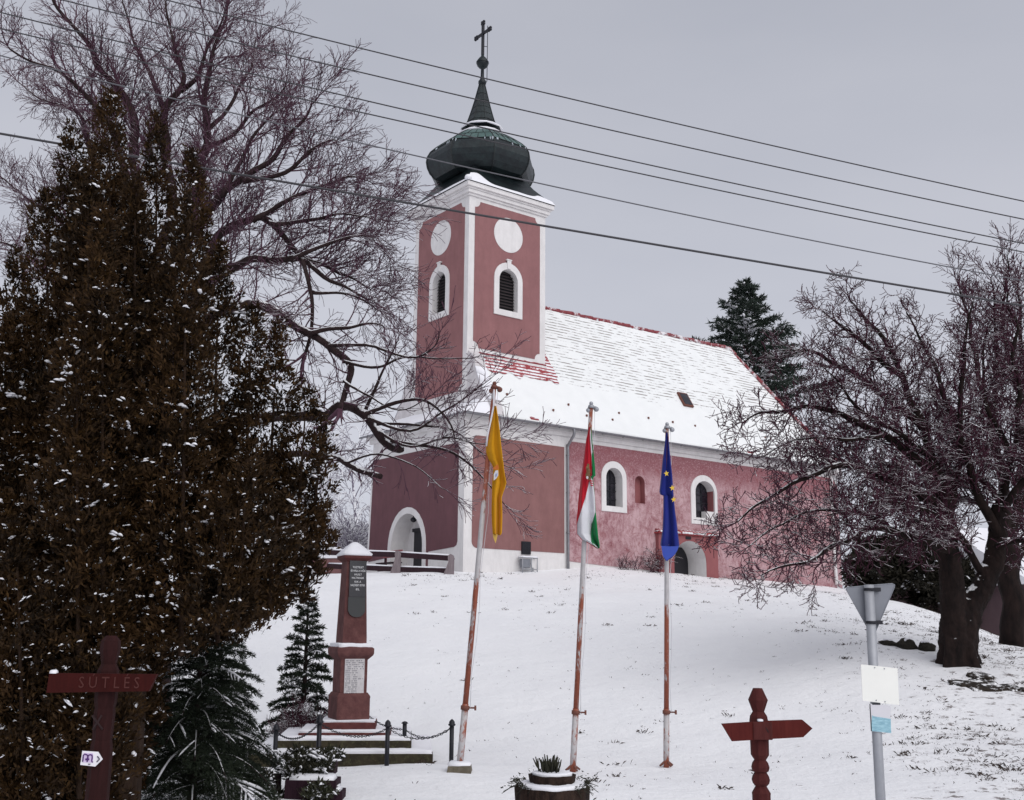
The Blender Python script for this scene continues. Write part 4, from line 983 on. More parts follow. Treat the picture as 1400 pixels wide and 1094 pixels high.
# ------------------------------------------------------------------ road sign seen from behind
D = 9.4; bt = P(1208, 1150, D); b = V3(bt.x, bt.y, gz(bt.x, bt.y)); tp = P(1187.5, 801, D)
o = thing('road_sign', b, 'grey triangular road sign seen from behind on a leaning steel pole, blank white plate below', 'road sign')
def L3(px, py, dy=0): return P(px, py, D) - b + V3(0, dy, 0)
u_ = (L3(1188, 801) - L3(1204, 1094)).normalized(); q0 = L3(1204, 1094)
mb = MB(); mb.tube([q0 - u_*1.0, L3(1187.8, 799.5)], .040, 16); mb.lathe([(.001, 0)], 3) if False else None; mb.build('pole', M_['steel'], o)
mb = MB(); tri = [(1159.5,805.5), (1161,803), (1222.5,797.8), (1226,799.5), (1225.6,802.5), (1197.8,868), (1195.6,869.5), (1193.6,867)]
mb.slab(tri, [], lambda u, v, d: L3(u, v, .052+d), .004, back=True); tr = mb.build('triangle_plate', M_['signback'], o)
mb = MB(); n = len(tri); mb.tube([L3(x_, y_, .054) for x_, y_ in tri + tri[:1]], .0055, 5); mb.build('folded_rim', M_['signback'], tr)
mb = MB()
for py in (806, 851):
    x0 = 1188.2 + (py-801)*.055; c = L3(x0, py); mb.tube([c - u_*.012, c + u_*.012], .046, 16); mb.box(c + V3(.04, .005, -.016), c + V3(.10, .05, .016))
mb.build('clamp', M_['iron'], o)
mb = MB(); w = [(1174.3,908), (1224,913.4), (1226.3,963.5), (1176.6,957.5)]; mb.slab(w, [], lambda u, v, d: L3(u, v, -.055+d), .005, back=True); wp = mb.build('blank_white_plate', M_['signwhite'], o)
mb = MB()
for (x_, y_) in ((1193,912.5), (1206,914), (1195,957), (1207,958.8)): mb.ball(L3(x_, y_, -.057), .006, n=6, k=4)
mb.build('rivet', M_['steel'], wp)
mb = MB(); x0 = 1196.6; mb.box(L3(1190, 963, -.05), L3(1201, 961, -.038)); mb.build('plate_bracket', M_['iron'], wp)
mb = MB(); fr = lambda u, v, d: L3(u, v, -.048+d)
mb.slab([(1186.6,961.5), (1214.6,964.5), (1215.6,1002), (1188.5,999)], [], fr, .003, back=True); stc = mb.build('sticker', M_['stick_white'], o)
mb = MB(); mb.slab([(1189.6,977.5), (1193,979), (1215,982.3), (1215.7,1001.6), (1188.6,998.8)], [], lambda u, v, d: L3(u, v, -.0505+d), .002); mb.build('blue_print', M_['stick_blue'], stc)
mb = MB(); mb.slab([(1186.0,962), (1187.2,962), (1189.4,999), (1188.0,999)], [], lambda u, v, d: L3(u, v, -.0515+d), .002); mb.build('dark_edge', M_['iron'], stc)
# ------------------------------------------------------------------ bare trees
class Sp: 
    def __init__(s, **k): s.__dict__.update(k)
def grow(mb, R, p, d, L, r, lvl, sp):
    n = max(3, int(L/sp.seg)); pts = [p]; rs = [r]; q = Vector(p); dirs = []
    d = Vector(d).normalized()
    for i in range(n):
        d = d + Vector((R.gauss(0, 1), R.gauss(0, 1), R.gauss(0, 1)))*sp.crook + V3(0, 0, sp.trop[min(lvl, len(sp.trop)-1)])
        d.normalize(); q = q + d*(L/n); pts.append(q.copy()); rs.append(max(sp.rmin, r*(1-.75*(i+1)/n))); dirs.append(d.copy())
    mb.tube(pts, rs, 6 if r > .03 else (4 if r > .012 else 3), caps=False)
    if lvl < sp.maxl:
        m = max(1, int(L/sp.space[lvl]))
        for k in range(m):
            t_ = .22 + .78*(k + R.random())/m; i = min(n-1, int(t_*n)); f_ = t_*n - i
            pp = pts[i].lerp(pts[min(i+1, n)], f_); dd = dirs[i]
            ax = dd.orthogonal().normalized(); ax.rotate(Matrix.Rotation(R.uniform(0, 6.283), 3, dd))
            a = R.uniform(*sp.ang); nd = dd*math.cos(a) + ax*math.sin(a)
            nL = L*R.uniform(*sp.ratio)*(1.1-.45*t_)
            if nL < sp.lmin: continue
            grow(mb, R, pp, nd, nL, max(sp.rmin, rs[i]*.62), lvl+1, sp)
def limb(mb, tw, R, pts, r0, r1, sp, start=.3, space=.34, Lr=(.8, 1.8), end_fan=True, outward=None):
    """a big limb along guide points, with twigs grown from it"""
    sm = smoothline(pts, 5); n = len(sm)
    ph_ = R.uniform(0, 9); sm = [p + V3(noise.noise(p*1.3), noise.noise(p*1.3+V3(9,0,0)), noise.noise(p*1.3+V3(0,9,0)))*min(.16, .03 + r0*.8) if 0 < i < n-1 else p for i, p in enumerate(sm)]
    rs = [r0 + (r1-r0)*(i/(n-1))**.8 for i in range(n)]
    mb.tube(sm, rs, 10 if r0 > .1 else 7)
    acc = 0; tot = sum((sm[i+1]-sm[i]).length for i in range(n-1)); run = 0
    for i in range(n-1):
        sl_ = (sm[i+1]-sm[i]).length; run += sl_; acc += sl_
        t_ = run/tot
        if t_ < start: acc = 0; continue
        while acc > space:
            acc -= space; dd = (sm[i+1]-sm[i]).normalized(); ax = dd.orthogonal().normalized(); ax.rotate(Matrix.Rotation(R.uniform(0, 6.283), 3, dd))
            a = R.uniform(.45, 1.15); nd = dd*math.cos(a) + ax*math.sin(a) + V3(0, 0, sp.lift)
            grow(tw, R, sm[i].lerp(sm[i+1], R.random()), nd, R.uniform(*Lr)*(1.15-.5*t_), min(rs[i]*.45, sp.r0), 1, sp)
    if end_fan:
        for _ in range(3): grow(tw, R, sm[-1], (sm[-1]-sm[-3]).normalized() + Vector((R.gauss(0,.35), R.gauss(0,.35), R.gauss(0,.3))), R.uniform(*Lr)*.75, r1, 1, sp)
def PP(D, *pts):
    """guide points: (px, py) or (px, py, distance)"""
    n = len(pts); out = []
    for i, p in enumerate(pts):
        dd = p[2] if len(p) > 2 else (D if not isinstance(D, tuple) else D[0] + (D[1]-D[0])*i/max(1, n-1)); out.append(P(p[0], p[1], dd))
    return out
def tree(name, label, base, group=None): return thing(name, base, label, 'tree', group=group)

R = random.Random(21)
bl = on(203, 1005, 22); big = tree('bare_tree', 'tall bare deciduous tree with wide snow-lined limbs rising behind the brown thuja', bl)
spL = Sp(seg=.15, crook=.13, trop=[0, .035, .02, .01], maxl=3, space=[.3, .115, .105], ang=(.3, .85), ratio=(.38, .68), lmin=.14, rmin=.0050, r0=.020, lift=.25)
tk = MB(); tw = MB()
tk.tube(smoothline([bl - V3(0,0,.3), bl + V3(0,0,.3)] + PP(22, (201,800), (200,620), (197,480), (193,380)), 5), [.52]*5+[.42]*6+[.36]*5+[.32]*5+[.26]*4+[.22], 14)
G = [
 (PP((22,20.5), (197,470),(190,330),(186,240),(179,147),(160,120),(135,92),(125,72),(100,37),(72,0),(60,-30)), .17, .02),
 (PP((21.8,19.5), (188,290),(150,170),(107,117),(75,100),(42,82),(10,62)), .11, .015),
 (PP((22,23.5), (190,400),(150,300),(120,180),(100,152),(65,137),(25,112)), .11, .015),
 (PP((22,24), (192,430),(150,380),(90,310),(40,270),(-5,240)), .11, .015),
 (PP((22,23), (192,480),(150,440),(80,390),(20,340),(-30,320)), .10, .015),
 (PP((22,22.5), (198,440),(232,300),(226,200),(225,150),(246,127),(250,107),(243,75),(235,50),(230,-5)), .17, .018),
 (PP((22.3,22.6), (225,152),(215,125),(204,100),(192,80),(185,65),(175,35),(168,0)), .08, .012),
 (PP((22.4,21.5), (247,126),(268,108),(282,70),(300,35),(310,10)), .07, .012),
 (PP((22,23), (199,470),(255,330),(277,220),(282,162),(282,125),(293,85),(300,60),(305,20),(312,-15)), .16, .015),
 (PP((22.5,23.5), (280,180),(305,155),(330,115),(345,85),(352,50)), .07, .012),
 (PP((22.4,21.2), (279,200),(315,185),(345,155),(375,130),(390,115)), .07, .010),
 (PP((21.5,20), (203,480),(250,340),(285,285),(329,250),(375,215),(400,188),(420,160),(430,140)), .16, .012),
 (PP((20.5,20), (332,248),(390,236),(425,210),(450,190),(462,190)), .07, .010),
 (PP((20.5,21.5), (305,268),(345,190),(370,160),(390,140)), .06, .010),
 (PP((21.5,20), (205,500),(270,390),(303,325),(333,303),(368,303),(408,347),(450,358),(485,378),(512,392)), .17, .012),
 (PP((20.4,20.8), (345,303),(400,270),(460,250),(480,242),(508,250)), .07, .010),
 (PP((20.4,19.6), (368,304),(430,300),(470,293),(510,300)), .06, .010),
 (PP((21,19.8), (207,520),(294,377),(325,362),(373,360),(412,353),(450,378),(485,398),(510,412)), .17, .012),
 (PP((20,20), (412,353),(425,400),(428,440),(418,482)), .05, .03),
 (PP((20,19.5), (398,357),(450,332),(490,322),(512,330)), .06, .010),
 (PP((20,20.6), (427,400),(460,400),(500,412),(520,425)), .045, .010),
 (PP((20.5,19.3), (212,540),(280,442),(316,425),(360,419),(390,430),(421,456),(469,494),(474,525),(465,560)), .17, .05),
 (PP((19.6,19.4), (421,456),(470,448),(505,442),(525,448)), .06, .010),
 (PP((19.4,18.8), (469,494),(515,502),(551,490),(600,489),(653,488)), .04, .008),
 (PP((19.4,18.6), (445,474),(500,470),(560,490),(590,475),(600,455)), .045, .008),
 (PP((21,19), (210,600),(340,572),(437,568),(465,556),(500,568),(531,604),(549,612)), .15, .085),
 (PP((19,18.5), (500,566),(540,550),(575,545),(600,557),(617,582),(622,602)), .05, .010),
 (PP((19,18.4), (535,602),(580,610),(625,625),(660,655),(690,690)), .045, .008),
 (PP((19,18.3), (505,572),(560,588),(606,562),(637,543),(676,513)), .04, .006),
 (PP((19,18.4), (520,590),(560,610),(610,600),(650,605),(700,600)), .035, .006),
 (PP((19,18.6), (515,580),(570,580),(620,590),(660,620),(700,640)), .035, .006),
 (PP((21,19), (210,650),(380,622),(449,623),(472,633),(521,652)), .11, .05),
 (PP((19,18.6), (470,632),(520,622),(570,640),(610,670)), .03, .006),
 (PP((19.3,18.6), (500,560),(515,520),(535,488),(545,465)), .04, .008),
 (PP((19.3,18.6), (470,520),(505,540),(545,560),(590,540)), .035, .008),
]
for k, (pts, r0, r1) in enumerate(G):
    r0 *= .78 if r0 > .1 else .9
    cut = k in (25, 31)
    dense = k < 21
    limb(tk, tw, R, pts, r0, r1, spL, start=.34 if not cut else .55, space=.10 if dense else .165, Lr=(.65, 1.65) if dense else (.4, 1.1), end_fan=not cut)
tk.build('trunk', M_['bark'], big, True); tw.build('crown', M_['twig'], big, True)

# second, smaller bare tree farther left so the crown does not end at the picture's edge
# ---- old fruit trees on the right bank
def fruit(name, label, base, guides, spf, seed, space, Lr, start=.12):
    R = random.Random(seed); o = tree(name, label, base, 'old fruit trees on the right bank'); tk = MB(); tw = MB()
    for gi, (pts, r0, r1) in enumerate(guides): limb(tk, tw, R, pts, r0, r1, spf, start=1.1 if gi == 0 else (.36 if gi < 3 else start), space=space, Lr=Lr, end_fan=gi > 0)
    tk.build('trunk', M_['bark_fruit'], o, True); tw.build('crown', M_['twig_fruit'], o, True); return o
spF = Sp(seg=.10, crook=.27, trop=[0, .03, .03, .05], maxl=3, space=[.3, .115, .10], ang=(.5, 1.25), ratio=(.4, .72), lmin=.12, rmin=.0080, r0=.026, lift=.12)
fb = on(1311, 908, 26)
def stemtube(pts, rs): return pts, rs
g1 = [
 (PP(26, (1311,905),(1311,890),(1310,870),(1310,850)), .30, .22),
 (PP((26,25.8), (1304,880),(1304,840),(1301,790),(1293,730),(1281,660),(1255,570),(1222,490),(1190,435),(1163,412)), .24, .02),
 (PP((26,26.2), (1317,885),(1321,850),(1332,822),(1347,795),(1360,755),(1368,690),(1388,620),(1392,540),(1386,455),(1378,400)), .23, .02),
 (PP((25.8,23.5), (1302,752),(1262,735),(1215,722),(1165,735),(1105,765),(1045,785)), .15, .015),
 (PP((25.8,24.0), (1296,705),(1235,665),(1170,640),(1105,650),(1050,680),(1005,715)), .14, .015),
 (PP((25.8,24.5), (1284,655),(1205,595),(1125,560),(1065,560),(1020,575)), .13, .014),
 (PP((25.8,27.5), (1262,585),(1180,520),(1110,480),(1060,480)), .11, .012),
 (PP((25.8,25), (1235,515),(1165,455),(1125,425)), .09, .012),
 (PP((26,24.5), (1365,735),(1330,650),(1312,570),(1318,480),(1330,410)), .13, .014),
 (PP((26,24.5), (1372,700),(1410,640),(1440,560),(1450,500)), .12, .014),
 (PP((26,27.5), (1296,700),(1312,620),(1290,540),(1262,470),(1240,425)), .12, .014),
 (PP((26,24), (1345,785),(1300,720),(1240,690),(1190,690),(1130,705)), .10, .012),
 (PP((25.8,28), (1300,740),(1240,700),(1190,650),(1140,620),(1100,615)), .10, .012),
 (PP((26,23.8), (1360,750),(1400,735),(1440,745),(1470,770)), .10, .012),
 (PP((25.8,24.2), (1275,630),(1240,600),(1190,570),(1150,530),(1120,500)), .09, .010),
 (PP((26,27), (1380,620),(1350,560),(1345,500),(1355,440)), .09, .010),
 (PP((26,28), (1370,700),(1335,690),(1290,670),(1250,640)), .09, .010),
 (PP((25,24), (1215,722),(1170,700),(1110,700),(1060,720),(1020,750)), .06, .010),
 (PP((25,24), (1205,595),(1150,600),(1090,600),(1040,625)), .06, .010),
]
f1 = fruit('fruit_tree', 'gnarled forked bare fruit tree with dense snowy twigs before the church end', fb, g1, spF, 31, .10, (.5, 1.35))
_q = random.Random(99)
for k in range(16):   # more boughs from the two stems
    i = k % 2; st = g1[1][0] if i == 0 else g1[2][0]; j = _q.randint(2, 6); a_ = st[j]
    px_, py_ = [(1010,640),(1035,560),(1060,820),(1090,440),(1140,660),(1120,750),(1200,430),(1420,640),(1330,430),(1080,700),(1440,700),(1170,570),(1060,600),(1150,480),(1280,480),(1210,640)][k]
    e_ = P(px_, py_, _q.uniform(23.2, 28.6)); m_ = a_.lerp(e_, .5) + V3(_q.uniform(-.4,.4), _q.uniform(-.5,.5), _q.uniform(.0,.7))
    g1.append(([a_, a_.lerp(m_, .5) + V3(0,0,.15), m_, m_.lerp(e_, .6), e_], .075, .010))
g2 = [
 (PP(31, (1384,890),(1384,850),(1380,790),(1378,740)), .36, .28),
 (PP((31,30), (1380,760),(1373,680),(1360,600),(1340,520),(1325,440),(1312,395)), .2, .015),
 (PP((31,32), (1380,750),(1396,650),(1400,540),(1394,450),(1392,385)), .2, .015),
 (PP((31,31), (1382,770),(1430,700),(1470,600),(1480,520)), .15, .015),
 (PP((31,33), (1374,690),(1330,640),(1290,580),(1270,520)), .12, .012),
 (PP((31,32), (1398,600),(1420,520),(1425,440),(1415,400)), .11, .012),
 (PP((31,30), (1365,630),(1360,560),(1362,480),(1360,420),(1355,380)), .10, .012),
 (PP((31,29.5), (1400,560),(1380,500),(1372,440),(1376,380),(1380,345)), .09, .010),
]
f2 = fruit('fruit_tree', 'farther bare tree with upright twigs and straight trunk at the right edge', on(1384, 886, 31), g2, Sp(seg=.13, crook=.17, trop=[0, .07, .06, .06], maxl=3, space=[.3, .15, .13], ang=(.4, 1.0), ratio=(.4, .7), lmin=.15, rmin=.008, r0=.026, lift=.3), 33, .12, (.6, 1.6), .25)
# bare earth and roots around the fork tree
mb = MB(); vs = []; NR_ = 48; LV = 12
for k in range(LV+1):
    h = k/LV*1.35; f_ = (1-k/LV)**2.6
    for j in range(NR_):
        a = 2*math.pi*j/NR_; lob = .5+.5*math.sin(5*a+1.0+.6*math.sin(2*a)); rr = .39 - .10*k/LV + f_*(.02 + .26*lob**2) + .05*noise.noise(Vector((math.cos(a)*2.2, math.sin(a)*2.2, h*1.6)))
        vs.append((rr*math.cos(a)*1.05, rr*math.sin(a)*.9, h - .25*f_ - .10))
mb.add(vs, [(k*NR_+j, k*NR_+(j+1) % NR_, (k+1)*NR_+(j+1) % NR_, (k+1)*NR_+j) for k in range(LV) for j in range(NR_)] + [tuple(range(NR_-1, -1, -1)), tuple(range(LV*NR_, LV*NR_+NR_))], 0, True)
for pts_, q0_, q1_ in ((g1[1][0][:5], .34, .215), (g1[2][0][:6], .33, .20)):
    sm_ = [p_ - Vector(fb) for p_ in smoothline(pts_, 6)]; n_ = len(sm_); sm_ = [p_ + V3(noise.noise(p_*2.5), noise.noise(p_*2.5+V3(7,0,0)), 0)*.05 for p_ in sm_]
    mb.tube(sm_, [q0_ + (q1_-q0_)*(i_/(n_-1)) for i_ in range(n_)], 16)
_tx = bpy.data.textures.new('bark_lumps', 'CLOUDS'); _tx.noise_scale = .16; _tx.noise_depth = 4
bo = mb.build('bole', M_['bark_fruit'], f1)
m_ = bo.modifiers.new('remesh', 'REMESH'); m_.mode = 'VOXEL'; m_.voxel_size = .028; m_.use_smooth_shade = True
m_ = bo.modifiers.new('smooth', 'SMOOTH'); m_.iterations = 8
m_ = bo.modifiers.new('lumps', 'DISPLACE'); m_.texture = _tx; m_.strength = .09; m_.mid_level = .5; m_.texture_coords = 'LOCAL'

# ------------------------------------------------------------------ leaf sprays
def sprays(mb, C, N_, L, Wd, rs, up=.6, out=.6, curve=.0, jitter=.5, k=1):
    """numpy leaf blades: C points, N_ outward directions"""
    n = len(C); d = N_*out + np.array([0, 0, up]) + rs.normal(0, jitter, (n, 3)); d /= np.linalg.norm(d, axis=1)[:, None]
    s_ = np.cross(d, rs.normal(0, 1, (n, 3))); s_ /= np.linalg.norm(s_, axis=1)[:, None] + 1e-9
    l = L*rs.uniform(.6, 1.3, (n, 1)); w = Wd*rs.uniform(.6, 1.3, (n, 1))
    a = C; b = C + d*l*.5 + s_*w; c = C + d*l; e = C + d*l*.5 - s_*w
    V = np.stack([a, b, c, e], 1).reshape(-1, 3); o = len(mb.v)
    mb.v.extend(map(tuple, V.tolist())); mb.f.extend([(o+4*i, o+4*i+1, o+4*i+2, o+4*i+3) for i in range(n)]); mb.m.extend([0]*n); mb.s.extend([False]*n)
def snow_blobs(mb, C, size, rs, flat=.5):
    for c, s_ in zip(C, size):
        m_ = int(rs.integers(1, 5)); d = rs.normal(0, 1, 3)*np.array([1, 1, .5]) - np.array([0, 0, .25]); d /= np.linalg.norm(d)
        t_ = rs.normal(0, .35, 3); t_[2] = 1; t_ /= np.linalg.norm(t_); e1 = d - t_*d.dot(t_); e1 /= np.linalg.norm(e1); e2 = np.cross(t_, e1)
        for q in range(m_):
            p = c + d*s_*(q*1.0) + rs.normal(0, .3, 3)*s_; r = s_*rs.uniform(.45, 1.0); K = 6; el = rs.uniform(1.0, 2.0); vs = []
            for j in range(K):
                a = 2*math.pi*j/K; vs.append(p + (e1*math.cos(a)*el + e2*math.sin(a)*.75)*r*rs.uniform(.7, 1.3) - t_*r*.2)
            for j in range(K): vs.append(p + (vs[j]-p)*.55 + t_*r*flat*.75)
            vs.append(p + t_*r*flat); vs.append(p - t_*r*.3)
            mb.add(vs, [(j, (j+1) % K, K+(j+1) % K, K+j) for j in range(K)] + [(K+j, K+(j+1) % K, 2*K) for j in range(K)] + [((j+1) % K, j, 2*K+1) for j in range(K)], 0, True)

# ---- the big bronze thuja: many upright columns of foliage
rs_ = np.random.default_rng(5)
tb = on(150, 1120, 11.6); thu = tree('thuja_tree', 'huge bronze-brown thuja flecked with snow filling the left side', tb)
cols = []   # px, top py, bottom py, Y, radius m
def topy(x):
    xs = [-80, -20, 20, 60, 95, 150, 215, 262, 300, 345, 380, 420, 445, 455]
    ys = [420, 380, 340, 262, 175, 128, 162, 205, 330, 425, 440, 515, 620, 700]
    return float(np.interp(x, xs, ys))
def boty(x): return float(np.interp(x, [-80, 60, 160, 200, 250, 330, 400, 455], [1150, 1150, 1080, 930, 900, 880, 860, 800]))
for (x_, t_, b_, y_, r_) in [(150,126,620,12,.36), (95,170,600,12.2,.28), (215,160,640,12.1,.30), (262,204,640,11.8,.30), (62,262,640,12.0,.34), (120,215,700,11.6,.36), (185,232,700,11.5,.36), (22,345,760,12.3,.40), (300,335,760,11.9,.34), (345,424,800,12.0,.32), (380,440,790,12.2,.27), (420,528,820,12.1,.30), (440,700,800,12.3,.22), (444,575,760,12.4,.17), (40,560,760,12.,.4)]:
    cols.append((x_, t_, b_, y_, r_))
for k in range(44):
    x_ = rs_.uniform(-90, 405); t_ = topy(x_) + rs_.uniform(70, 420) + (60 if x_ > 290 else 0); b_ = boty(x_) - rs_.uniform(0, 40)
    if b_ - t_ < 160: t_ = b_ - rs_.uniform(170, 300)
    cols.append((x_, t_, b_, rs_.uniform(10.7, 12.9), rs_.uniform(.30, .46)))
for k in range(9): cols.append((rs_.uniform(-60, 150), rs_.uniform(780, 880), 1140, rs_.uniform(10.9, 12.2), rs_.uniform(.26, .38)))
fol = MB(); sn = MB(); tks = MB()
for (x_, t_, b_, y_, r_) in cols:
    A_ = np.array(P(x_, t_, y_)); B_ = np.array(P(x_ + (160-x_)*.08, b_, y_)); H_ = A_[2]-B_[2]
    n = int(150*H_*(r_/.36)); u = rs_.uniform(0, 1, n)**.85
    def rad_(u): return r_*np.minimum(1, (u/.42))**.75*(1 - .30*np.clip((u-.55)/.45, 0, 1))
    lump = 1 + .28*np.sin(u*H_*5.2 + x_) + .15*np.sin(u*H_*11 + 2*x_)
    th = rs_.uniform(0, 6.283, n); rr = rad_(u)*lump*np.sqrt(rs_.uniform(.25, 1.0, n)); no = np.stack([np.cos(th), np.sin(th), np.zeros(n)], 1)
    ax_ = A_[None]*(1-u[:, None]) + B_[None]*u[:, None]; C = ax_ + no*rr[:, None] + rs_.normal(0, .025, (n, 3))
    # each clump is a flat fan of small scaly blades
    for q in range(15): sprays(fol, C + rs_.normal(0, .03, (n, 3)), no, .072, .0115, rs_, up=.7, out=.55, jitter=.5)
    tks.tube([tuple(A_*.85 + B_*.15), tuple(A_*.5+B_*.5), tuple(B_)], [.008, .018, .028], 6)
    m_ = int(n*.62); id_ = rs_.choice(n, m_); front = C[id_] + no[id_]*.05
    keep = rs_.uniform(0, 1, m_) < np.clip(.55 + .5*np.array([noise.noise(Vector(c*2.0)) for c in front]), .08, 1)
    front = front[keep]; size = np.clip(rs_.lognormal(-4.32, .5, len(front)), .006, .045)
    snow_blobs(sn, front, size, rs_)
tks.tube([tuple(tb - V3(0,0,.3)), tuple(tb + V3(0,0,1.5)), tuple(P(155, 600, 12)), tuple(P(150, 300, 12))], [.30, .26, .15, .05], 10)
tks.build('trunk', M_['bark_plain'], thu, True); cro = fol.build('crown', M_['thuja'], thu, True); sn.build('snow', M_['snow'], thu, True)

# ------------------------------------------------------------------ spruces
def spruce(label, base, H_, Rr, seed, nbr, needle=.035, nw=.004, ntw=14, snow=.6, m='spruce', group=None, droop=.35, lowest=.06, name='spruce_tree', per=9, top=.02, blob=.5):
    R = random.Random(seed); rs = np.random.default_rng(seed); o = tree(name, label, base, group); tk = MB(); fo = MB(); sw = MB(); tk.tube([(0,0,-.2), (0,0,H_*.5), (0,0,H_)], [.02+H_*.018, .012+H_*.009, .006], 8)
    C = []; Nn = []; SN = []; SZ = []
    for k in range(nbr):
        h = H_*(lowest + (1-lowest-top)*(k+R.random()*.6)/nbr); t_ = h/H_; L = Rr*(1-t_)**.85*R.uniform(.72, 1.12) + .04
        a = k*2.399 + R.uniform(-.3, .3); dirv = V3(math.cos(a), math.sin(a), 0); n = 10; p = V3(0, 0, h); pts = []
        for i in range(n+1):
            s_ = i/n; pts.append(p + dirv*L*s_ + V3(0, 0, L*(.28*(1-t_*.2)*s_*(1-s_)*2 - droop*s_*s_*(1-.6*t_) + .12*s_**3 + t_*.45*s_)))
        tk.tube(pts, [max(.004, (.012+L*.012)*(1-.8*i/n)) for i in range(n+1)], 4)
        side = V3(-dirv.y, dirv.x, 0)
        tw_ = max(5, int(ntw*L/Rr) + 3); bs = .8 if R.random() < snow else .07
        for j in range(tw_):
            s_ = .12 + .88*(j+.5)/tw_; i = min(n-1, int(s_*n)); pp = pts[i].lerp(pts[i+1], s_*n-i); ax = (pts[i+1]-pts[i]).normalized()
            for sg in (-1, 1):
                tl = L*(.42*(1-s_)**.7 + .10)*R.uniform(.7, 1.2); td = (ax*.75 + side*sg*.75 + V3(0,0,R.uniform(-.25, .05))).normalized()
                q = int(per*tl/ .25) + 4; ss = np.linspace(.05, 1, q); base_ = np.array(pp)[None] + np.array(td)[None]*tl*ss[:, None] - np.array([0,0,1])[None]*(.18*tl*ss[:, None]**2)
                for rep in range(3): C.append(base_ + rs.normal(0, needle*.12, base_.shape)); Nn.append(np.repeat(np.array(td)[None], q, 0))
                if snow and R.random() < bs:
                    e_ = np.array(pp) + np.array(td)*tl; pl = [tuple(np.array(pp)*(1-f_) + e_*f_ + np.array([0, 0, needle*.35 - .18*tl*f_*f_])) for f_ in (.08, .4, .75, .98)]
                    r_ = needle*blob*R.uniform(.6, 1.2); sw.tube(pl, [r_*R.uniform(.3,.8), r_*R.uniform(.6,1.3), r_*R.uniform(.4,1.2), r_*.3], 5)
        if snow and R.random() < bs*1.1:
            pl = [p_ + V3(0, 0, needle*.4) for p_ in pts[2:]]; r_ = needle*blob*.95; sw.tube(pl, [r_*R.uniform(.6, 1.2) for _ in pl], 6)
    C = np.concatenate(C); Nn = np.concatenate(Nn)
    sprays(fo, C, Nn, needle*1.6, needle*.16 if nw is None else nw, rs, up=.05, out=.9, jitter=.55)
    tk.build('trunk', M_['bark'], o); fo.build('crown', M_[m], o)
    if snow: sw.build('snow', M_['snow'], o)
    return o
b = on(262, 1092, 13.6); spruce('dark young spruce with thick snow on drooping boughs under the thuja', b, 2.6, 1.2, 3, 84, needle=.036, nw=.0048, ntw=15, snow=.16, droop=.6, per=17, blob=.38)
b = on(348, 1040, 15.5); spruce('second snowy spruce reaching toward the memorial steps', V3(b.x-.55, b.y, b.z), 2.6, .95, 13, 64, needle=.036, nw=.0046, ntw=13, snow=.2, droop=.5, per=16, blob=.38)
b = P(-20, 1000, 15.5); spruce('grey-green spruce at the left edge behind the thuja', V3(b.x, b.y, gz(b.x, b.y)), 6.6, 1.5, 4, 90, needle=.05, nw=.007, ntw=14, snow=.30, droop=.4, per=11, blob=.4)
b = on(413, 1010, 21.5); spruce('slim young spruce dusted with snow left of the obelisk', b, P(413, 800, 21.5).z - b.z, .80, 6, 60, needle=.05, nw=.0085, ntw=9, snow=.3, droop=.25, lowest=.08, per=10, top=.03, blob=.36)
b0 = P(1030, 700, 68); zb_ = gz(b0.x, b0.y); hh = P(1030, 384, 68).z - zb_
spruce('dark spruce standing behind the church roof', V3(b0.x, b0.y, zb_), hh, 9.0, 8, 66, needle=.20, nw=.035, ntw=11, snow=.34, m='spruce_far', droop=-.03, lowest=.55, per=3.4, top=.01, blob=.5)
# plum-coloured bush by the obelisk
b = on(408, 1006, 20.6); R = random.Random(17); o = thing('bare_bush', b, 'round plum-coloured bare bush with snow specks left of the obelisk', 'bush'); mb = MB()
spB = Sp(seg=.07, crook=.22, trop=[0,.02,.02], maxl=3, space=[.1, .085, .08], ang=(.3, .9), ratio=(.45, .75), lmin=.06, rmin=.0045, r0=.01, lift=0)
for k in range(46): a = R.uniform(0, 6.28); e_ = R.uniform(.15, 1.3); grow(mb, R, V3(R.uniform(-.1,.1), R.uniform(-.1,.1), 0), V3(math.cos(a)*math.cos(e_), math.sin(a)*math.cos(e_), math.sin(e_)), R.uniform(.5, .86), .012, 1, spB)
mb.build('crown', M_['bush'], o)
# dark evergreen shrubs behind the fork tree
for k, (px, pt, pb, Y, w, lab) in enumerate([(1205, 740, 818, 47, 1.25, 'dark evergreen shrub beside the east end of the church'), (1250, 742, 832, 45, 1.25, 'dark evergreen shrub directly left of the forked trunk'), (1296, 748, 845, 47, 1.3, 'dark evergreen shrub behind the forked trunk')]):
    bt = P(px, pb, Y); b = V3(bt.x, bt.y, gz(bt.x, bt.y)-.2); H_ = P(px, pt, Y).z - b.z; o = thing('evergreen_shrub', b, lab, 'shrub', group='evergreen shrubs on the bank'); rs = np.random.default_rng(40+k)
    n = 2600; d = rs.normal(0, 1, (n, 3)); d[:, 2] = np.abs(d[:, 2])*1.1 - .2; d /= np.linalg.norm(d, axis=1)[:, None]; rr = rs.uniform(.45, 1.0, n)**.5*(1 + .25*np.array([noise.noise(Vector(q*3.1)+V3(k*5,0,0)) for q in d]))
    C = d*rr[:, None]*np.array([w, w, H_*.55]) + np.array([0, 0, H_*.45]); mb = MB()
    for q in range(7): sprays(mb, C + rs.normal(0, .09, C.shape), d, .26, .045, rs, up=.2, out=.7, jitter=.5)
    mb.build('crown', M_['hedge'], o)
    mb = MB(); id_ = rs.choice(n, 260); snow_blobs(mb, C[id_] + d[id_]*.06, np.clip(rs.lognormal(-2.95, .45, 260), .02, .16), rs); mb.build('snow', M_['snow'], o)
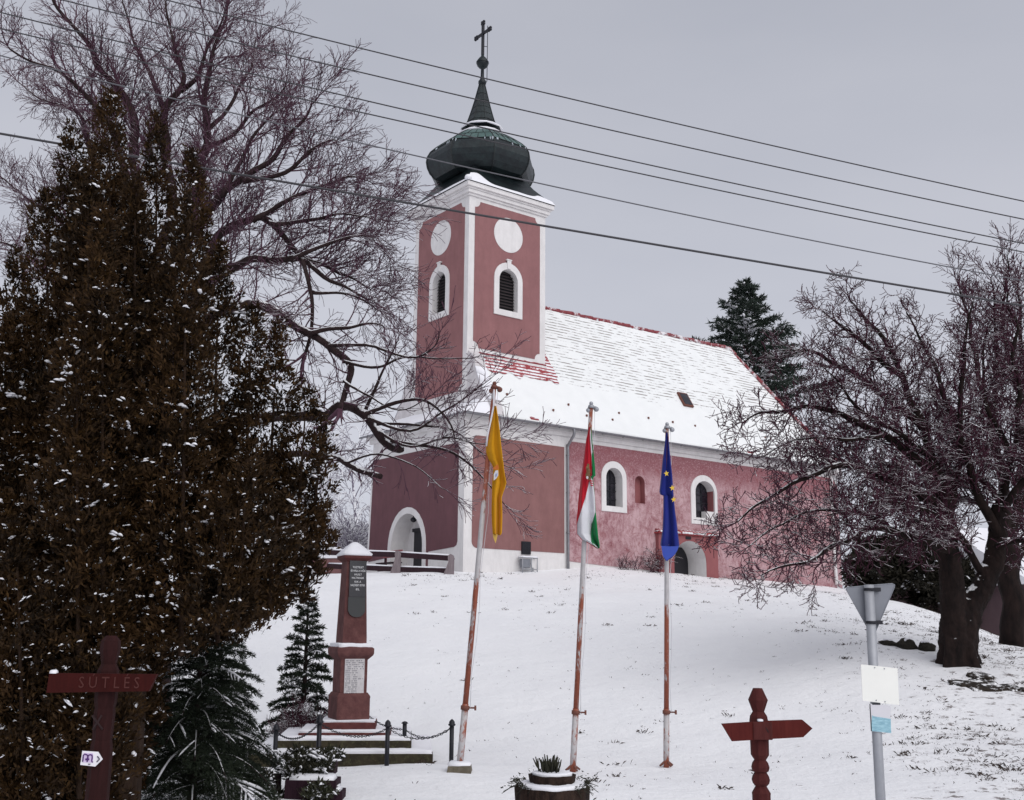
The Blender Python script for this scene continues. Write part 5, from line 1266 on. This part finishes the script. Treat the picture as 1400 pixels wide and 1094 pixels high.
# frosted weeping trees and scrub far behind, left of the church
R = random.Random(51)
spW = Sp(seg=.5, crook=.14, trop=[0, -.10, -.22, -.3], maxl=3, space=[.8, .42, .42], ang=(.3, .9), ratio=(.5, .8), lmin=.5, rmin=.022, r0=.07, lift=.35)
for k, (px, pt, Y, lab) in enumerate([(395, 610, 72, 'frosted weeping tree farthest left behind the obelisk'), (438, 600, 78, 'frosted weeping tree above the obelisk cap'), (483, 615, 74, 'frosted weeping tree next to the church corner')]):
    bt = P(px, 760, Y); zz_ = max(gz(bt.x, bt.y), .2 + (min(1, max(0, (Y-78)/50))**1.3)*10); b = V3(bt.x, bt.y, gz(bt.x, bt.y)-.3); top_ = P(px, pt, Y); o = tree('weeping_tree', lab, b, 'frosted trees behind the church'); tk = MB(); tw = MB()
    hgt = top_.z - b.z; pts = [b, b + V3(.1, 0, hgt*.4), b + V3(-.2, 0, hgt*.75), b + V3(0, 0, hgt)]
    limb(tk, tw, R, pts, .18, .04, spW, start=.3, space=.32, Lr=(1.6, 3.4))
    tk.build('trunk', M_['twig_frost'], o, True); tw.build('crown', M_['twig_frost'], o, True)
spS = Sp(seg=.25, crook=.16, trop=[0, .05, .03], maxl=3, space=[.3, .28, .26], ang=(.3, .9), ratio=(.45, .75), lmin=.25, rmin=.018, r0=.035, lift=.1)
for k, (px, Y, w, lab) in enumerate([(452, 63, 1.6, 'frosted scrub bush left of the church corner, the left one'), (474, 60, 1.7, 'frosted scrub bush between two others left of the church'), (496, 62, 1.6, 'frosted scrub bush touching the church corner')]):
    bt = P(px, 760, Y); b = V3(bt.x, bt.y, gz(bt.x, bt.y)); o = thing('frosted_bush', b, lab, 'bush', group='frosted bushes by the church corner'); mb = MB()
    for q in range(30): a = R.uniform(0, 6.28); e_ = R.uniform(.5, 1.45); grow(mb, R, V3(R.uniform(-.5,.5), R.uniform(-.5,.5), 0), V3(math.cos(a)*math.cos(e_), math.sin(a)*math.cos(e_), math.sin(e_)), R.uniform(1.6, 3.0), .03, 1, spS)
    mb.build('crown', M_['twig_frost'], o)
# ------------------------------------------------------------------ low wall, railing, meter box, bench
w0 = P(395, 790, 47.5); w1 = P(505, 786, 49.2)
def pathwall(p, q, h, th, name, label, m, snowh, base=None):
    o = thing(name, V3(p.x, p.y, min(gz(p.x, p.y), gz(q.x, q.y))), label, 'wall', rz=math.atan2(q.y-p.y, q.x-p.x)); L = (q-p).to_2d().length
    mb = MB(); mb.bbox((0, -th/2, -.4), (L, th/2, h), .03); body = mb.build('masonry', m, o)
    mb = MB(); mb.cap([(0, -th/2-.05), (L, -th/2-.05), (L, th/2+.05), (0, th/2+.05)], h, snowh, seed=5); mb.build('snow', M_['snow'], body); return o, L
pw, L_ = pathwall(w0, P(467, 788, 47.0), .72, .35, 'low_wall', 'low brown-pink wall with snow on top, left behind the obelisk', M_['lowwall'], .14)
mb = MB(); mb.bbox((.4, -.32, .98), (L_-.1, .10, 1.06), .015); mb.bbox((.2, -.10, 1.30), (L_-.3, .16, 1.38), .015)
for x_ in (.5, L_*.5, L_-.3): mb.box((x_-.05, -.12, .5), (x_+.05, -.02, 1.32))
mb.build('plank', M_['railwood'], pw)
mb = MB(); mb.cap([(.4, -.34), (L_-.1, -.34), (L_-.1, .10), (.4, .10)], 1.06, .10, seed=7); mb.cap([(.2, -.12), (L_-.3, -.12), (L_-.3, .16), (.2, .16)], 1.38, .09, seed=8); mb.build('snow', M_['snow'], pw)
ra, rb, rc = P(447, 783, 45.6), P(543, 784, 43.6), P(616, 783, 42.2)
rail = thing('timber_railing', V3(rb.x, rb.y, gz(rb.x, rb.y)), 'dark timber two-rail railing with weathered posts before the church door', 'railing'); rz0 = rail.location.z
def hz_(py, Y): return P(600, py, Y).z - rz0
for (p, top_, Y, lean) in ((rb, 752.5, 43.6, -.16), (rc, 757, 42.2, -.10)):
    mb = MB(); c = p - Vector(rail.location); zb_ = gz(p.x, p.y) - rz0 - .2; zt = P(p.x, top_, Y).z - rz0
    zt = P(543, top_, Y).z - rz0
    prof_ = [(-.26, zb_), (.13, zb_), (.13, zt-.22), (.15, zt-.18), (.13, zt-.13), (.11, zt-.06), (.0, zt), (-.10, zt-.05), (-.11, zt-.16), (-.09, zt-.3), (-.15, (zt+zb_)/2), (-.26, zb_+.2)]
    mb.slab(prof_, [], lambda u, v, d: V3(c.x+u, c.y-.1+d, v), .2, back=True); mb.build('post', M_['greywood'], rail)
for (p, q, ya, yb, Ya, Yb) in ((ra, rb, 757.5, 759.5, 45.6, 43.55), (rb, rc, 759.5, 764, 43.45, 42.2), (ra, rb, 776, 779.5, 45.6, 43.55), (rb, rc, 779.5, 781.5, 43.45, 42.2)):
    A_ = P(0, ya, Ya).z - rz0; B_ = P(0, yb, Yb).z - rz0
    A_ = P(700, ya-0.0, Ya).z - rz0; B_ = P(700, yb, Yb).z - rz0
    a = V3(p.x-rail.location.x, p.y-rail.location.y+.06, A_); b = V3(q.x-rail.location.x, q.y-rail.location.y+.06, B_); u = (b-a).normalized(); n_ = V3(-u.y, u.x, 0)
    mb = MB(); hh = .10; q8 = []
    for pt in (a, b):
        for (s1_, s2_) in ((-.04, -hh), (.04, -hh), (.04, hh), (-.04, hh)): q8.append(pt + n_*s1_ + V3(0, 0, s2_))
    mb.add(q8, [(0,1,2,3), (7,6,5,4), (0,1,5,4), (1,2,6,5), (2,3,7,6), (3,0,4,7)]); rl = mb.build('rail', M_['railwood'], rail)
    mb = MB(); mb.tube([a + V3(0,0,hh+.015)*1 + (b-a)*t_ for t_ in (.02, .2, .4, .6, .8, .98)], [.03, .045, .04, .05, .042, .03], 6); mb.build('snow', M_['snow'], rl)
bx = thing('notice_bench', CH(AW-.5, 2.95, 2.12), 'small reddish plank bench standing in the church doorway', 'bench', rz=math.pi/2-YAW)
mb = MB(); mb.bbox((-.05, -.75, .68), (.0, .75, .98), .01); mb.build('back_board', M_['porch'], bx)
mb = MB(); mb.bbox((-.40, -.75, .42), (-.02, .75, .47), .01); mb.build('seat', M_['railwood'], bx)
for y_ in (-.6, .6): mb = MB(); mb.box((-.36, y_-.03, 0), (-.05, y_+.03, .419)); mb.box((-.049, y_-.03, 0), (-.002, y_+.03, .679)); mb.build('leg', M_['railwood'], bx)
# vent above, gas meter cage below on the south wall
o = thing('wall_vent', CH(2.09, BS-.02, 2.90), 'black square grille fixed low on the mauve south wall', 'vent', rz=math.pi/2-YAW)
mb = MB(); mb.bbox((-.24, -.05, .0), (.24, .0, .52), .012); mb.build('plate', M_['iron'], o); mb = MB()
for k in range(8): mb.box((-.21, -.066, .03+k*.06), (.21, -.052, .06+k*.06))
mb.build('louvre', M_['iron'], o)
o = thing('meter_box', CH(2.05, BS-.10, 2.18), 'pale gas meter box in a metal frame at the foot of the south wall', 'meter box', rz=math.pi/2-YAW)
mb = MB(); mb.bbox((-.36, -.26, .16), (.02, -.02, .52), .02); mb.build('meter', M_['signback'], o)
mb = MB()
for x_ in (-.40, .06, .36): mb.tube([(x_, -.28, -.1), (x_, -.28, .58)], .022, 6)
for z_ in (.10, .56): mb.tube([(-.40, -.28, z_), (.36, -.28, z_)], .02, 6)
mb.tube([(-.40, -.28, .56), (-.40, -.0, .56)], .02, 6); mb.tube([(.36, -.28, .56), (.36, 0, .56)], .02, 6)
mb.tube(smoothline([(.02, -.15, .3), (.2, -.15, .34), (.24, -.15, .1), (.24, -.15, -.1)], 4), .025, 6); mb.build('frame', M_['steel'], o)
mb = MB(); mb.slab(rect(.10, .18, .32, .52), [], lambda u, v, d: V3(u, -.2+d, v), .02); mb.build('white_panel', M_['white_pipe'], o)
mb = MB(); mb.cap([(-.40, -.30), (.36, -.30), (.36, 0), (-.40, 0)], .58, .05, seed=4); mb.build('snow', M_['snow'], o)
# ------------------------------------------------------------------ house down the far side of the bank
h0 = V3(20.6, 44.0, -1.75); hs = thing('house', h0, 'dull mauve house with snowy roof half hidden behind the right-hand trees', 'house', rz=rad(28))
mb = MB(); mb.box((0, 0, -1), (12, 8, 3.55)); mb.build('wall', M_['house'], hs)
mb = MB()
for z_ in (1.2, 2.4): mb.box((-.02, -.03, z_), (12.02, -.004, z_+.06))
mb.build('string_course', M_['grey_plaster'], hs)
mb = MB(); mb.add([(-.4,-.5,3.56),(12.4,-.5,3.56),(12.4,4,6.2),(-.4,4,6.2),(12.4,8.5,3.56),(-.4,8.5,3.56),(-.4,-.5,3.40),(12.4,-.5,3.40)], [(0,1,2,3),(3,2,4,5),(0,1,7,6),(0,3,5),(1,2,4)]); mb.build('roof', M_['snow'], hs)
mb = MB(); mb.slab(rect(1.5, .9, 2.6, 2.2), [], lambda u, v, d: V3(u, -.06+d, v), .05); mb.build('window', M_['glass'], hs)
# ------------------------------------------------------------------ overhead cables
def cable(pts, r, m, label, D0=14.0, D1=16.5):
    Ps = [P(px, py, D0 + (D1-D0)*px/1400) for px, py in pts]
    a, b = Ps[0], Ps[-1]
    # parabola through the three points, along the run
    d = (b-a).to_2d(); L = d.length; ss = [((p-a).to_2d().dot(d))/L for p in Ps]; zs = [p.z for p in Ps]; co_ = np.polyfit(ss, zs, 2)
    mb = MB(); pl = []
    for s_ in np.linspace(-7, L+7, 60): q = a.to_2d() + d*(s_/L); pl.append(V3(q.x, q.y, float(np.polyval(co_, s_))))
    mb.tube(pl, r, 6); o = mb.build('overhead_cable', m); c = pl[0]; o.data.transform(Matrix.Translation(-c)); o.location = c
    return tag(o, label, 'cable', 'overhead cables crossing the sky')
cable([(235,2.5),(600,93),(1047,200),(1400,275)], .0095, M_['cable'], 'topmost overhead cable, passing just under the gilded cross ball'.replace('gilded cross ball', 'ball of the spire'))
cable([(85,0),(600,127),(1000,217),(1400,300)], .0095, M_['cable'], 'second overhead cable from the top, crossing the spire')
cable([(0,17),(600,163.6),(1000,253),(1400,333)], .0095, M_['cable'], 'third overhead cable, crossing at the snowy foot of the spire')
cable([(0,39),(600,181),(1000,266),(1400,345)], .0095, M_['cable'], 'fourth overhead cable, crossing the upper bulge of the dome')
cable([(0,76),(500,200),(1000,309),(1400,384)], .0095, M_['cable_pale'], 'pale fifth overhead cable, crossing low on the dome')
cable([(0,183),(560,280),(1000,355),(1400,418)], .0165, M_['cable'], 'thick lowest overhead cable, crossing the clock discs of the tower')
# ------------------------------------------------------------------ planters in front
b = on(755, 1110, 12.6); o = thing('round_planter', b, 'two-tier round wooden planter full of snow and dry stalks before the middle flagpole', 'planter'); R = random.Random(61)
def H(py, Y=12.6): return P(755, py, Y).z - b.z
sc_ = 12.6/1500
def rough_ring(mb, r0, r1, z0, z1, seed, n=40):
    rr = random.Random(seed); vs = []
    for k, (r_, z_) in enumerate(((r0, z0), ((r0+r1)/2, (z0+z1)/2), (r1, z1), (r1*.9, z1), (r1*.85, z1-.05))):
        for j in range(n): a = 2*math.pi*j/n; q = 1 + .05*noise.noise(Vector((math.cos(a)*3, math.sin(a)*3, k*.7+seed))) + (.03 if j % 4 == 0 else 0); vs.append((r_*q*math.cos(a), r_*q*math.sin(a), z_ + .015*noise.noise(Vector((a*2, seed, 0)))))
    mb.add(vs, [(k*n+j, k*n+(j+1) % n, (k+1)*n+(j+1) % n, (k+1)*n+j) for k in range(4) for j in range(n)], 0, True)
mb = MB(); rough_ring(mb, 46*sc_, 47*sc_, -.1, H(1075), 1); t1 = mb.build('lower_tier', M_['stump'], o)
mb = MB(); mb.cap([(p[0], p[1]) for p in circle(0, 0, 46*sc_, n=26)], H(1075)-.02, .06, seed=1, over=-.01); mb.build('snow', M_['snow'], t1)
mb = MB(); rough_ring(mb, 26*sc_, 31*sc_, H(1074)-.02, H(1058.5), 2); t2 = mb.build('upper_tier', M_['stump'], o)
mb = MB(); mb.cap([(p[0], p[1]) for p in circle(0, 0, 28*sc_, n=20)], H(1058.5)-.02, .045, seed=3, over=-.01); mb.build('snow', M_['snow'], t2)
pl = MB()
for k in range(60):
    a = R.uniform(0, 6.28); r_ = R.uniform(0, 14)*sc_; e_ = R.uniform(.9, 1.5); L = R.uniform(.06, .17); q = V3(r_*math.cos(a) - .03, r_*math.sin(a), H(1056)); d_ = V3(math.cos(a)*math.cos(e_), math.sin(a)*math.cos(e_), math.sin(e_)); pl.tube([q, q + d_*L*.6, q + d_*L + V3(0,0,.02)], [.008, .010, .005], 4)
for s_ in (-1, 1):
    for k in range(26):
        a = R.uniform(-.9, .9) + (0 if s_ > 0 else math.pi); q = V3(math.cos(a)*40*sc_, math.sin(a)*40*sc_, H(1074)); L = R.uniform(.08, .22); e_ = R.uniform(-.2, .9); d_ = V3(math.cos(a)*math.cos(e_), math.sin(a)*math.cos(e_)-.2, math.sin(e_)); pts = [q, q + d_*L*.5, q + d_*L + V3(0,0,-.05)]; pl.tube(pts, .004, 3)
        for w in range(4): g_ = q + d_*L*R.uniform(.3, 1); pl.add([g_, g_ + V3(R.uniform(-.02,.02), R.uniform(-.02,.02), R.uniform(.0,.03)), g_ + V3(R.uniform(-.03,.03), R.uniform(-.02,.02), .01)], [(0,1,2)])
pl.build('dry_stalks', M_['plant'], o)
b = on(418, 1100, 14.6); o = thing('tiered_planter', b, 'dark plum stepped wooden planter with snowy shrubs in front of the memorial', 'planter')
def H(py, Y=14.6): return P(418, py, Y).z - b.z
def X(px, Y=14.6): return P(px, 1070, Y).x - b.x
def tray(x0, x1, py0, py1, y0, y1, seed):
    z0, z1 = H(py1), H(py0); mb = MB(); t_ = .03; X0, X1 = X(x0), X(x1)
    mb.bbox((X0, y0, z0), (X1, y0+t_, z1), .005); mb.bbox((X0, y1-t_, z0), (X1, y1, z1), .005); mb.bbox((X0, y0+t_+.001, z0), (X0+t_, y1-t_-.001, z1), .005); mb.bbox((X1-t_, y0+t_+.001, z0), (X1, y1-t_-.001, z1), .005)
    mb.box((X0+t_, y0+t_, z0+.01), (X1-t_, y1-t_, z1-.05)); tr_ = mb.build('tray', M_['planter'], o)
    mb = MB(); mb.cap([(X0+t_, y0+t_), (X1-t_, y0+t_), (X1-t_, y1-t_), (X0+t_, y1-t_)], z1-.07, .12, seed=seed, over=-.01); mb.build('snow', M_['snow'], tr_); return (X0+X1)/2, (y0+y1)/2, z1
tr = [tray(380, 451, 1048, 1064, .32, .62, 1), tray(394, 463, 1064, 1108, -.22, .20, 2), tray(356, 381, 1077, 1108, -.20, .2, 3), tray(456, 472, 1078, 1108, -.25, .1, 4)]
mb = MB(); mb.bbox((X(369), .1, -.1), (X(381), .18, H(1060)), .01); mb.build('support', M_['planter'], o); mb = MB(); mb.bbox((X(440), .22, -.1), (X(447), .30, H(1060)), .01); mb.build('support', M_['planter'], o)
sh_ = MB(); ss_ = MB(); rs = np.random.default_rng(77)
for (cx_, cy_, cz_, w, h_, n) in ((X(403), .05, H(1062), .24, .26, 260), (X(428), .1, H(1056), .26, .20, 240), (X(440), .42, H(1045), .22, .16, 150), (X(400), .45, H(1046), .26, .16, 170), (X(442), -.35, H(1084), .20, .16, 200), (X(352), .0, H(1078), .28, .20, 260), (X(372), -.1, H(1090), .2, .12, 120)):
    d = rs.normal(0, 1, (n, 3)); d[:, 2] = np.abs(d[:, 2]); d /= np.linalg.norm(d, axis=1)[:, None]; C = np.array([cx_, cy_, cz_]) + d*rs.uniform(.3, 1, (n, 1))*np.array([w, w*.8, h_]) 
    for q in range(4): sprays(sh_, C + rs.normal(0, .02, C.shape), d, .07, .012, rs, up=.5, out=.6, jitter=.6)
    m_ = n//4; id_ = rs.choice(n, m_); snow_blobs(ss_, C[id_] + np.array([0,0,.02]), np.clip(rs.lognormal(-3.7, .4, m_), .012, .06), rs)
sh_.build('shrub', M_['plant'], o); ss_.build('snow_on_shrubs', M_['snow'], o)
# ------------------------------------------------------------------ stones, wall-foot shrubs, grass
def rock(px, py, Y, sx, sy, sz, seed, label):
    b = on(px, py, Y); o = thing('stone', b, label, 'stone', group='dark stones on the bank')
    bm = bmesh.new(); bmesh.ops.create_icosphere(bm, subdivisions=3, radius=1)
    vs = []
    for v in bm.verts:
        k = 1 + .45*noise.noise(v.co*1.3 + V3(seed*3, 0, 0)) + .15*noise.noise(v.co*4 + V3(seed, 0, 0)); vs.append((v.co.x*sx*k, v.co.y*sy*k, v.co.z*sz*k + sz*.25))
    mb = MB(); mb.add(vs, [tuple(v.index for v in f.verts) for f in bm.faces], 0, False); bm.free(); r_ = mb.build('body', M_['rock'], o)
    mb = MB(); mb.cap([(sx*.6*math.cos(a_), sy*.6*math.sin(a_)) for a_ in [k*math.pi/6 for k in range(12)]], sz*1.02, sz*.35, seed=seed, over=0, sub=.06); mb.build('snow', M_['snow'], r_)
rock(1214, 876, 28.0, .20, .2, .10, 1, 'flat dark stone nearest the sign pole in the row of three')
rock(1240, 884, 27.7, .24, .2, .17, 2, 'peaked dark stone, the middle one of the row beside the tree')
rock(1266, 886, 27.5, .20, .2, .15, 3, 'rounded dark stone closest to the forked trunk')
b = on(1340, 938, 24.0); mb = MB(); R = random.Random(71)
o = thing('earth_mound', b, 'patch of bare dark earth breaking through snow below the forked tree', 'earth')
for (cx_, cy_, w, d_, h_, sd) in ((0, 0, .42, .5, .015, 1), (.42, -.25, .34, .22, .012, 2), (.33, .75, .26, .35, .02, 3), (-.38, .2, .2, .25, .012, 4), (.75, -.45, .22, .14, .01, 5)):
    n = 22; vs = []; 
    for k, (f_, z_) in enumerate(((1.0, -3.0), (.9, .5), (.4, 1.0))):
        for j in range(n): a = 6.283*j/n; q = 1 + .45*noise.noise(Vector((math.cos(a)*1.7, math.sin(a)*1.7, sd*3+k*.2))) + .35*noise.noise(Vector((math.cos(a)*5, math.sin(a)*5, sd*3+k*.2))); x_ = cx_ + w*f_*q*math.cos(a); y_ = cy_ + d_*f_*q*math.sin(a); vs.append((x_, y_, gz(b.x+x_, b.y+y_) - b.z + h_*z_ + .03))
    vs.append((cx_, cy_, gz(b.x+cx_, b.y+cy_)-b.z + h_*1.05 + .03)); mb.add(vs, [(k*n+j, k*n+(j+1) % n, (k+1)*n+(j+1) % n, (k+1)*n+j) for k in range(2) for j in range(n)] + [(2*n+j, 2*n+(j+1) % n, 3*n) for j in range(n)], 0, False)
mb.build('soil', M_['soil'], o)
spK = Sp(seg=.06, crook=.25, trop=[0,.02,.0], maxl=2, space=[.1, .10, .1], ang=(.3, 1.0), ratio=(.4, .7), lmin=.08, rmin=.008, r0=.012, lift=0)
R = random.Random(81)
for (a_, lab, n, L) in ((7.4, 'low brown shrub in snow at the wall foot below the first window', 26, .7), (9.1, 'reddish climber stalks on the wall left of the side door', 20, 1.3), (14.6, 'dry weeds at the wall foot right of the side door', 18, .5), (18.2, 'dry weeds at the wall foot toward the church end', 18, .5)):
    b = CH(a_, BS-.45, 0); b.z = gz(b.x, b.y); o = thing('wall_shrub', b, lab, 'shrub', rz=math.pi/2-YAW, group='dry shrubs along the south wall'); mb = MB()
    for k in range(n): a = R.uniform(0, 6.28); e_ = R.uniform(.1, 1.0) if L < 1 else R.uniform(.9, 1.5); grow(mb, R, V3(R.uniform(-.6,.6) if L < 1 else R.uniform(-.3,.3), R.uniform(-.1,.15), 0), V3(math.cos(a)*math.cos(e_), -abs(math.sin(a))*math.cos(e_)*.6, math.sin(e_)), R.uniform(.5, 1)*L, .014, 1, spK)
    mb.build('crown', M_['bush'], o)
# dead grass and weeds poking through the snow
R = random.Random(91); mb = MB(); n = 0
def tuft(x, y, k, h, spread):
    z = gz_c + micro(x, y)
    for q in range(k):
        a = R.uniform(0, 6.28); l = h*R.uniform(.5, 1.2); bx_ = x + R.gauss(0, spread); by_ = y + R.gauss(0, spread); d_ = V3(math.cos(a)*R.uniform(.2, 1.0), math.sin(a)*R.uniform(.2, 1.0), R.uniform(.25, 1)).normalized(); w = V3(-math.sin(a), math.cos(a), 0)*.006
        p = V3(bx_, by_, z-.02); mb.add([p-w, p+w, p + d_*l*.6 + w*.7 - V3(0,0,0), p + d_*l - V3(0,0,l*.25)], [(0,1,2),(0,2,3)])
pts = []
while len(pts) < 9500:
    x = R.uniform(-4, 19); y = R.uniform(13, 56); px = 700 + 1500*x/y
    if px < 480 or px > 1430: continue
    rel = T0 + AX*0; v_ = -( (V3(x,y,0)-T0).dot(BX)) + BS
    if v_ < .2: continue
    dens = .09 + .9*max(0, min(1, (px-1080)/230))**1.3 + (.30 if v_ < 3 else 0)
    dens *= max(0, .5 + 1.4*noise.noise(Vector((x*.45, y*.25, 7))))
    if R.random() < dens: pts.append((x, y, px))
zs_ = gz_arr(np.array([p[0] for p in pts]), np.array([p[1] for p in pts]))
for (x, y, px), z in zip(pts, zs_):
    gz_c = float(z); big_ = R.random() < .035
    tuft(x, y, R.randint(2, 6) if not big_ else 14, R.uniform(.025, .085) if not big_ else .14, .02 if not big_ else .07)
o = mb.build('dead_grass', M_['grass']); tag(o, 'dead grass and weeds poking through the snow on the bank', 'grass', kind='stuff')

# ------------------------------------------------------------------ sky and light
SUN_EL, SUN_AZ = rad(42), rad(148)          # from the right, a little behind the viewer
w = bpy.data.worlds.new('World'); S.world = w; w.use_nodes = True; nt = w.node_tree; bg = nt.nodes['Background']
sky = nt.nodes.new('ShaderNodeTexSky'); sky.sky_type = 'NISHITA'; sky.sun_disc = False; sky.sun_elevation = SUN_EL; sky.sun_rotation = SUN_AZ; sky.air_density = 1.0; sky.dust_density = 3.0; sky.ozone_density = 1.0
hs_ = nt.nodes.new('ShaderNodeHueSaturation'); hs_.inputs['Saturation'].default_value = .25; nt.links.new(sky.outputs[0], hs_.inputs['Color'])
tc = nt.nodes.new('ShaderNodeTexCoord'); mp_ = nt.nodes.new('ShaderNodeMapping'); mp_.inputs['Scale'].default_value = (1, 1, 3); nt.links.new(tc.outputs['Generated'], mp_.inputs[0])
nz = nt.nodes.new('ShaderNodeTexNoise'); nz.inputs['Scale'].default_value = 1.6; nz.inputs['Detail'].default_value = 5; nt.links.new(mp_.outputs[0], nz.inputs['Vector'])
cr_ = nt.nodes.new('ShaderNodeValToRGB'); cr_.color_ramp.elements[0].position = .3; cr_.color_ramp.elements[1].position = .75
cr_.color_ramp.elements[0].color = (.80, .835, .97, 1); cr_.color_ramp.elements[1].color = (.98, 1.0, 1.12, 1); nt.links.new(nz.outputs['Fac'], cr_.inputs[0])
gr = nt.nodes.new('ShaderNodeVectorMath'); gr.operation = 'SCALE'; sx_ = nt.nodes.new('ShaderNodeSeparateXYZ'); nt.links.new(tc.outputs['Generated'], sx_.inputs[0]); mr_ = nt.nodes.new('ShaderNodeMapRange'); nt.links.new(sx_.outputs[2], mr_.inputs[0])
for i_, v_ in ((1, .05), (2, .65), (3, 5.75), (4, 4.4)): mr_.inputs[i_].default_value = v_
nt.links.new(mr_.outputs[0], gr.inputs['Scale']); nt.links.new(cr_.outputs[0], gr.inputs[0])
mx = nt.nodes.new('ShaderNodeMix'); mx.data_type = 'RGBA'; mx.inputs[0].default_value = .85; nt.links.new(hs_.outputs[0], mx.inputs[6]); nt.links.new(gr.outputs[0], mx.inputs[7])
nt.links.new(mx.outputs[2], bg.inputs['Color']); bg.inputs['Strength'].default_value = .1
sd = bpy.data.lights.new('sun', 'SUN'); sd.energy = 1.5; sd.angle = rad(75); sd.color = (1, .98, .955); so = bpy.data.objects.new('sun', sd); COL.objects.link(so)
sv = V3(math.sin(SUN_AZ)*math.cos(SUN_EL), math.cos(SUN_AZ)*math.cos(SUN_EL), math.sin(SUN_EL)); so.rotation_euler = sv.to_track_quat('Z', 'Y').to_euler(); so.location = (20, -20, 40)
vs_ = S.view_settings; vs_.view_transform = 'Standard'; vs_.look = 'None'; vs_.exposure = 0.28; vs_.gamma = 1.0; vs_.use_curve_mapping = False
S.render.engine = 'CYCLES'; S.cycles.max_bounces = 6; S.cycles.use_denoising = True
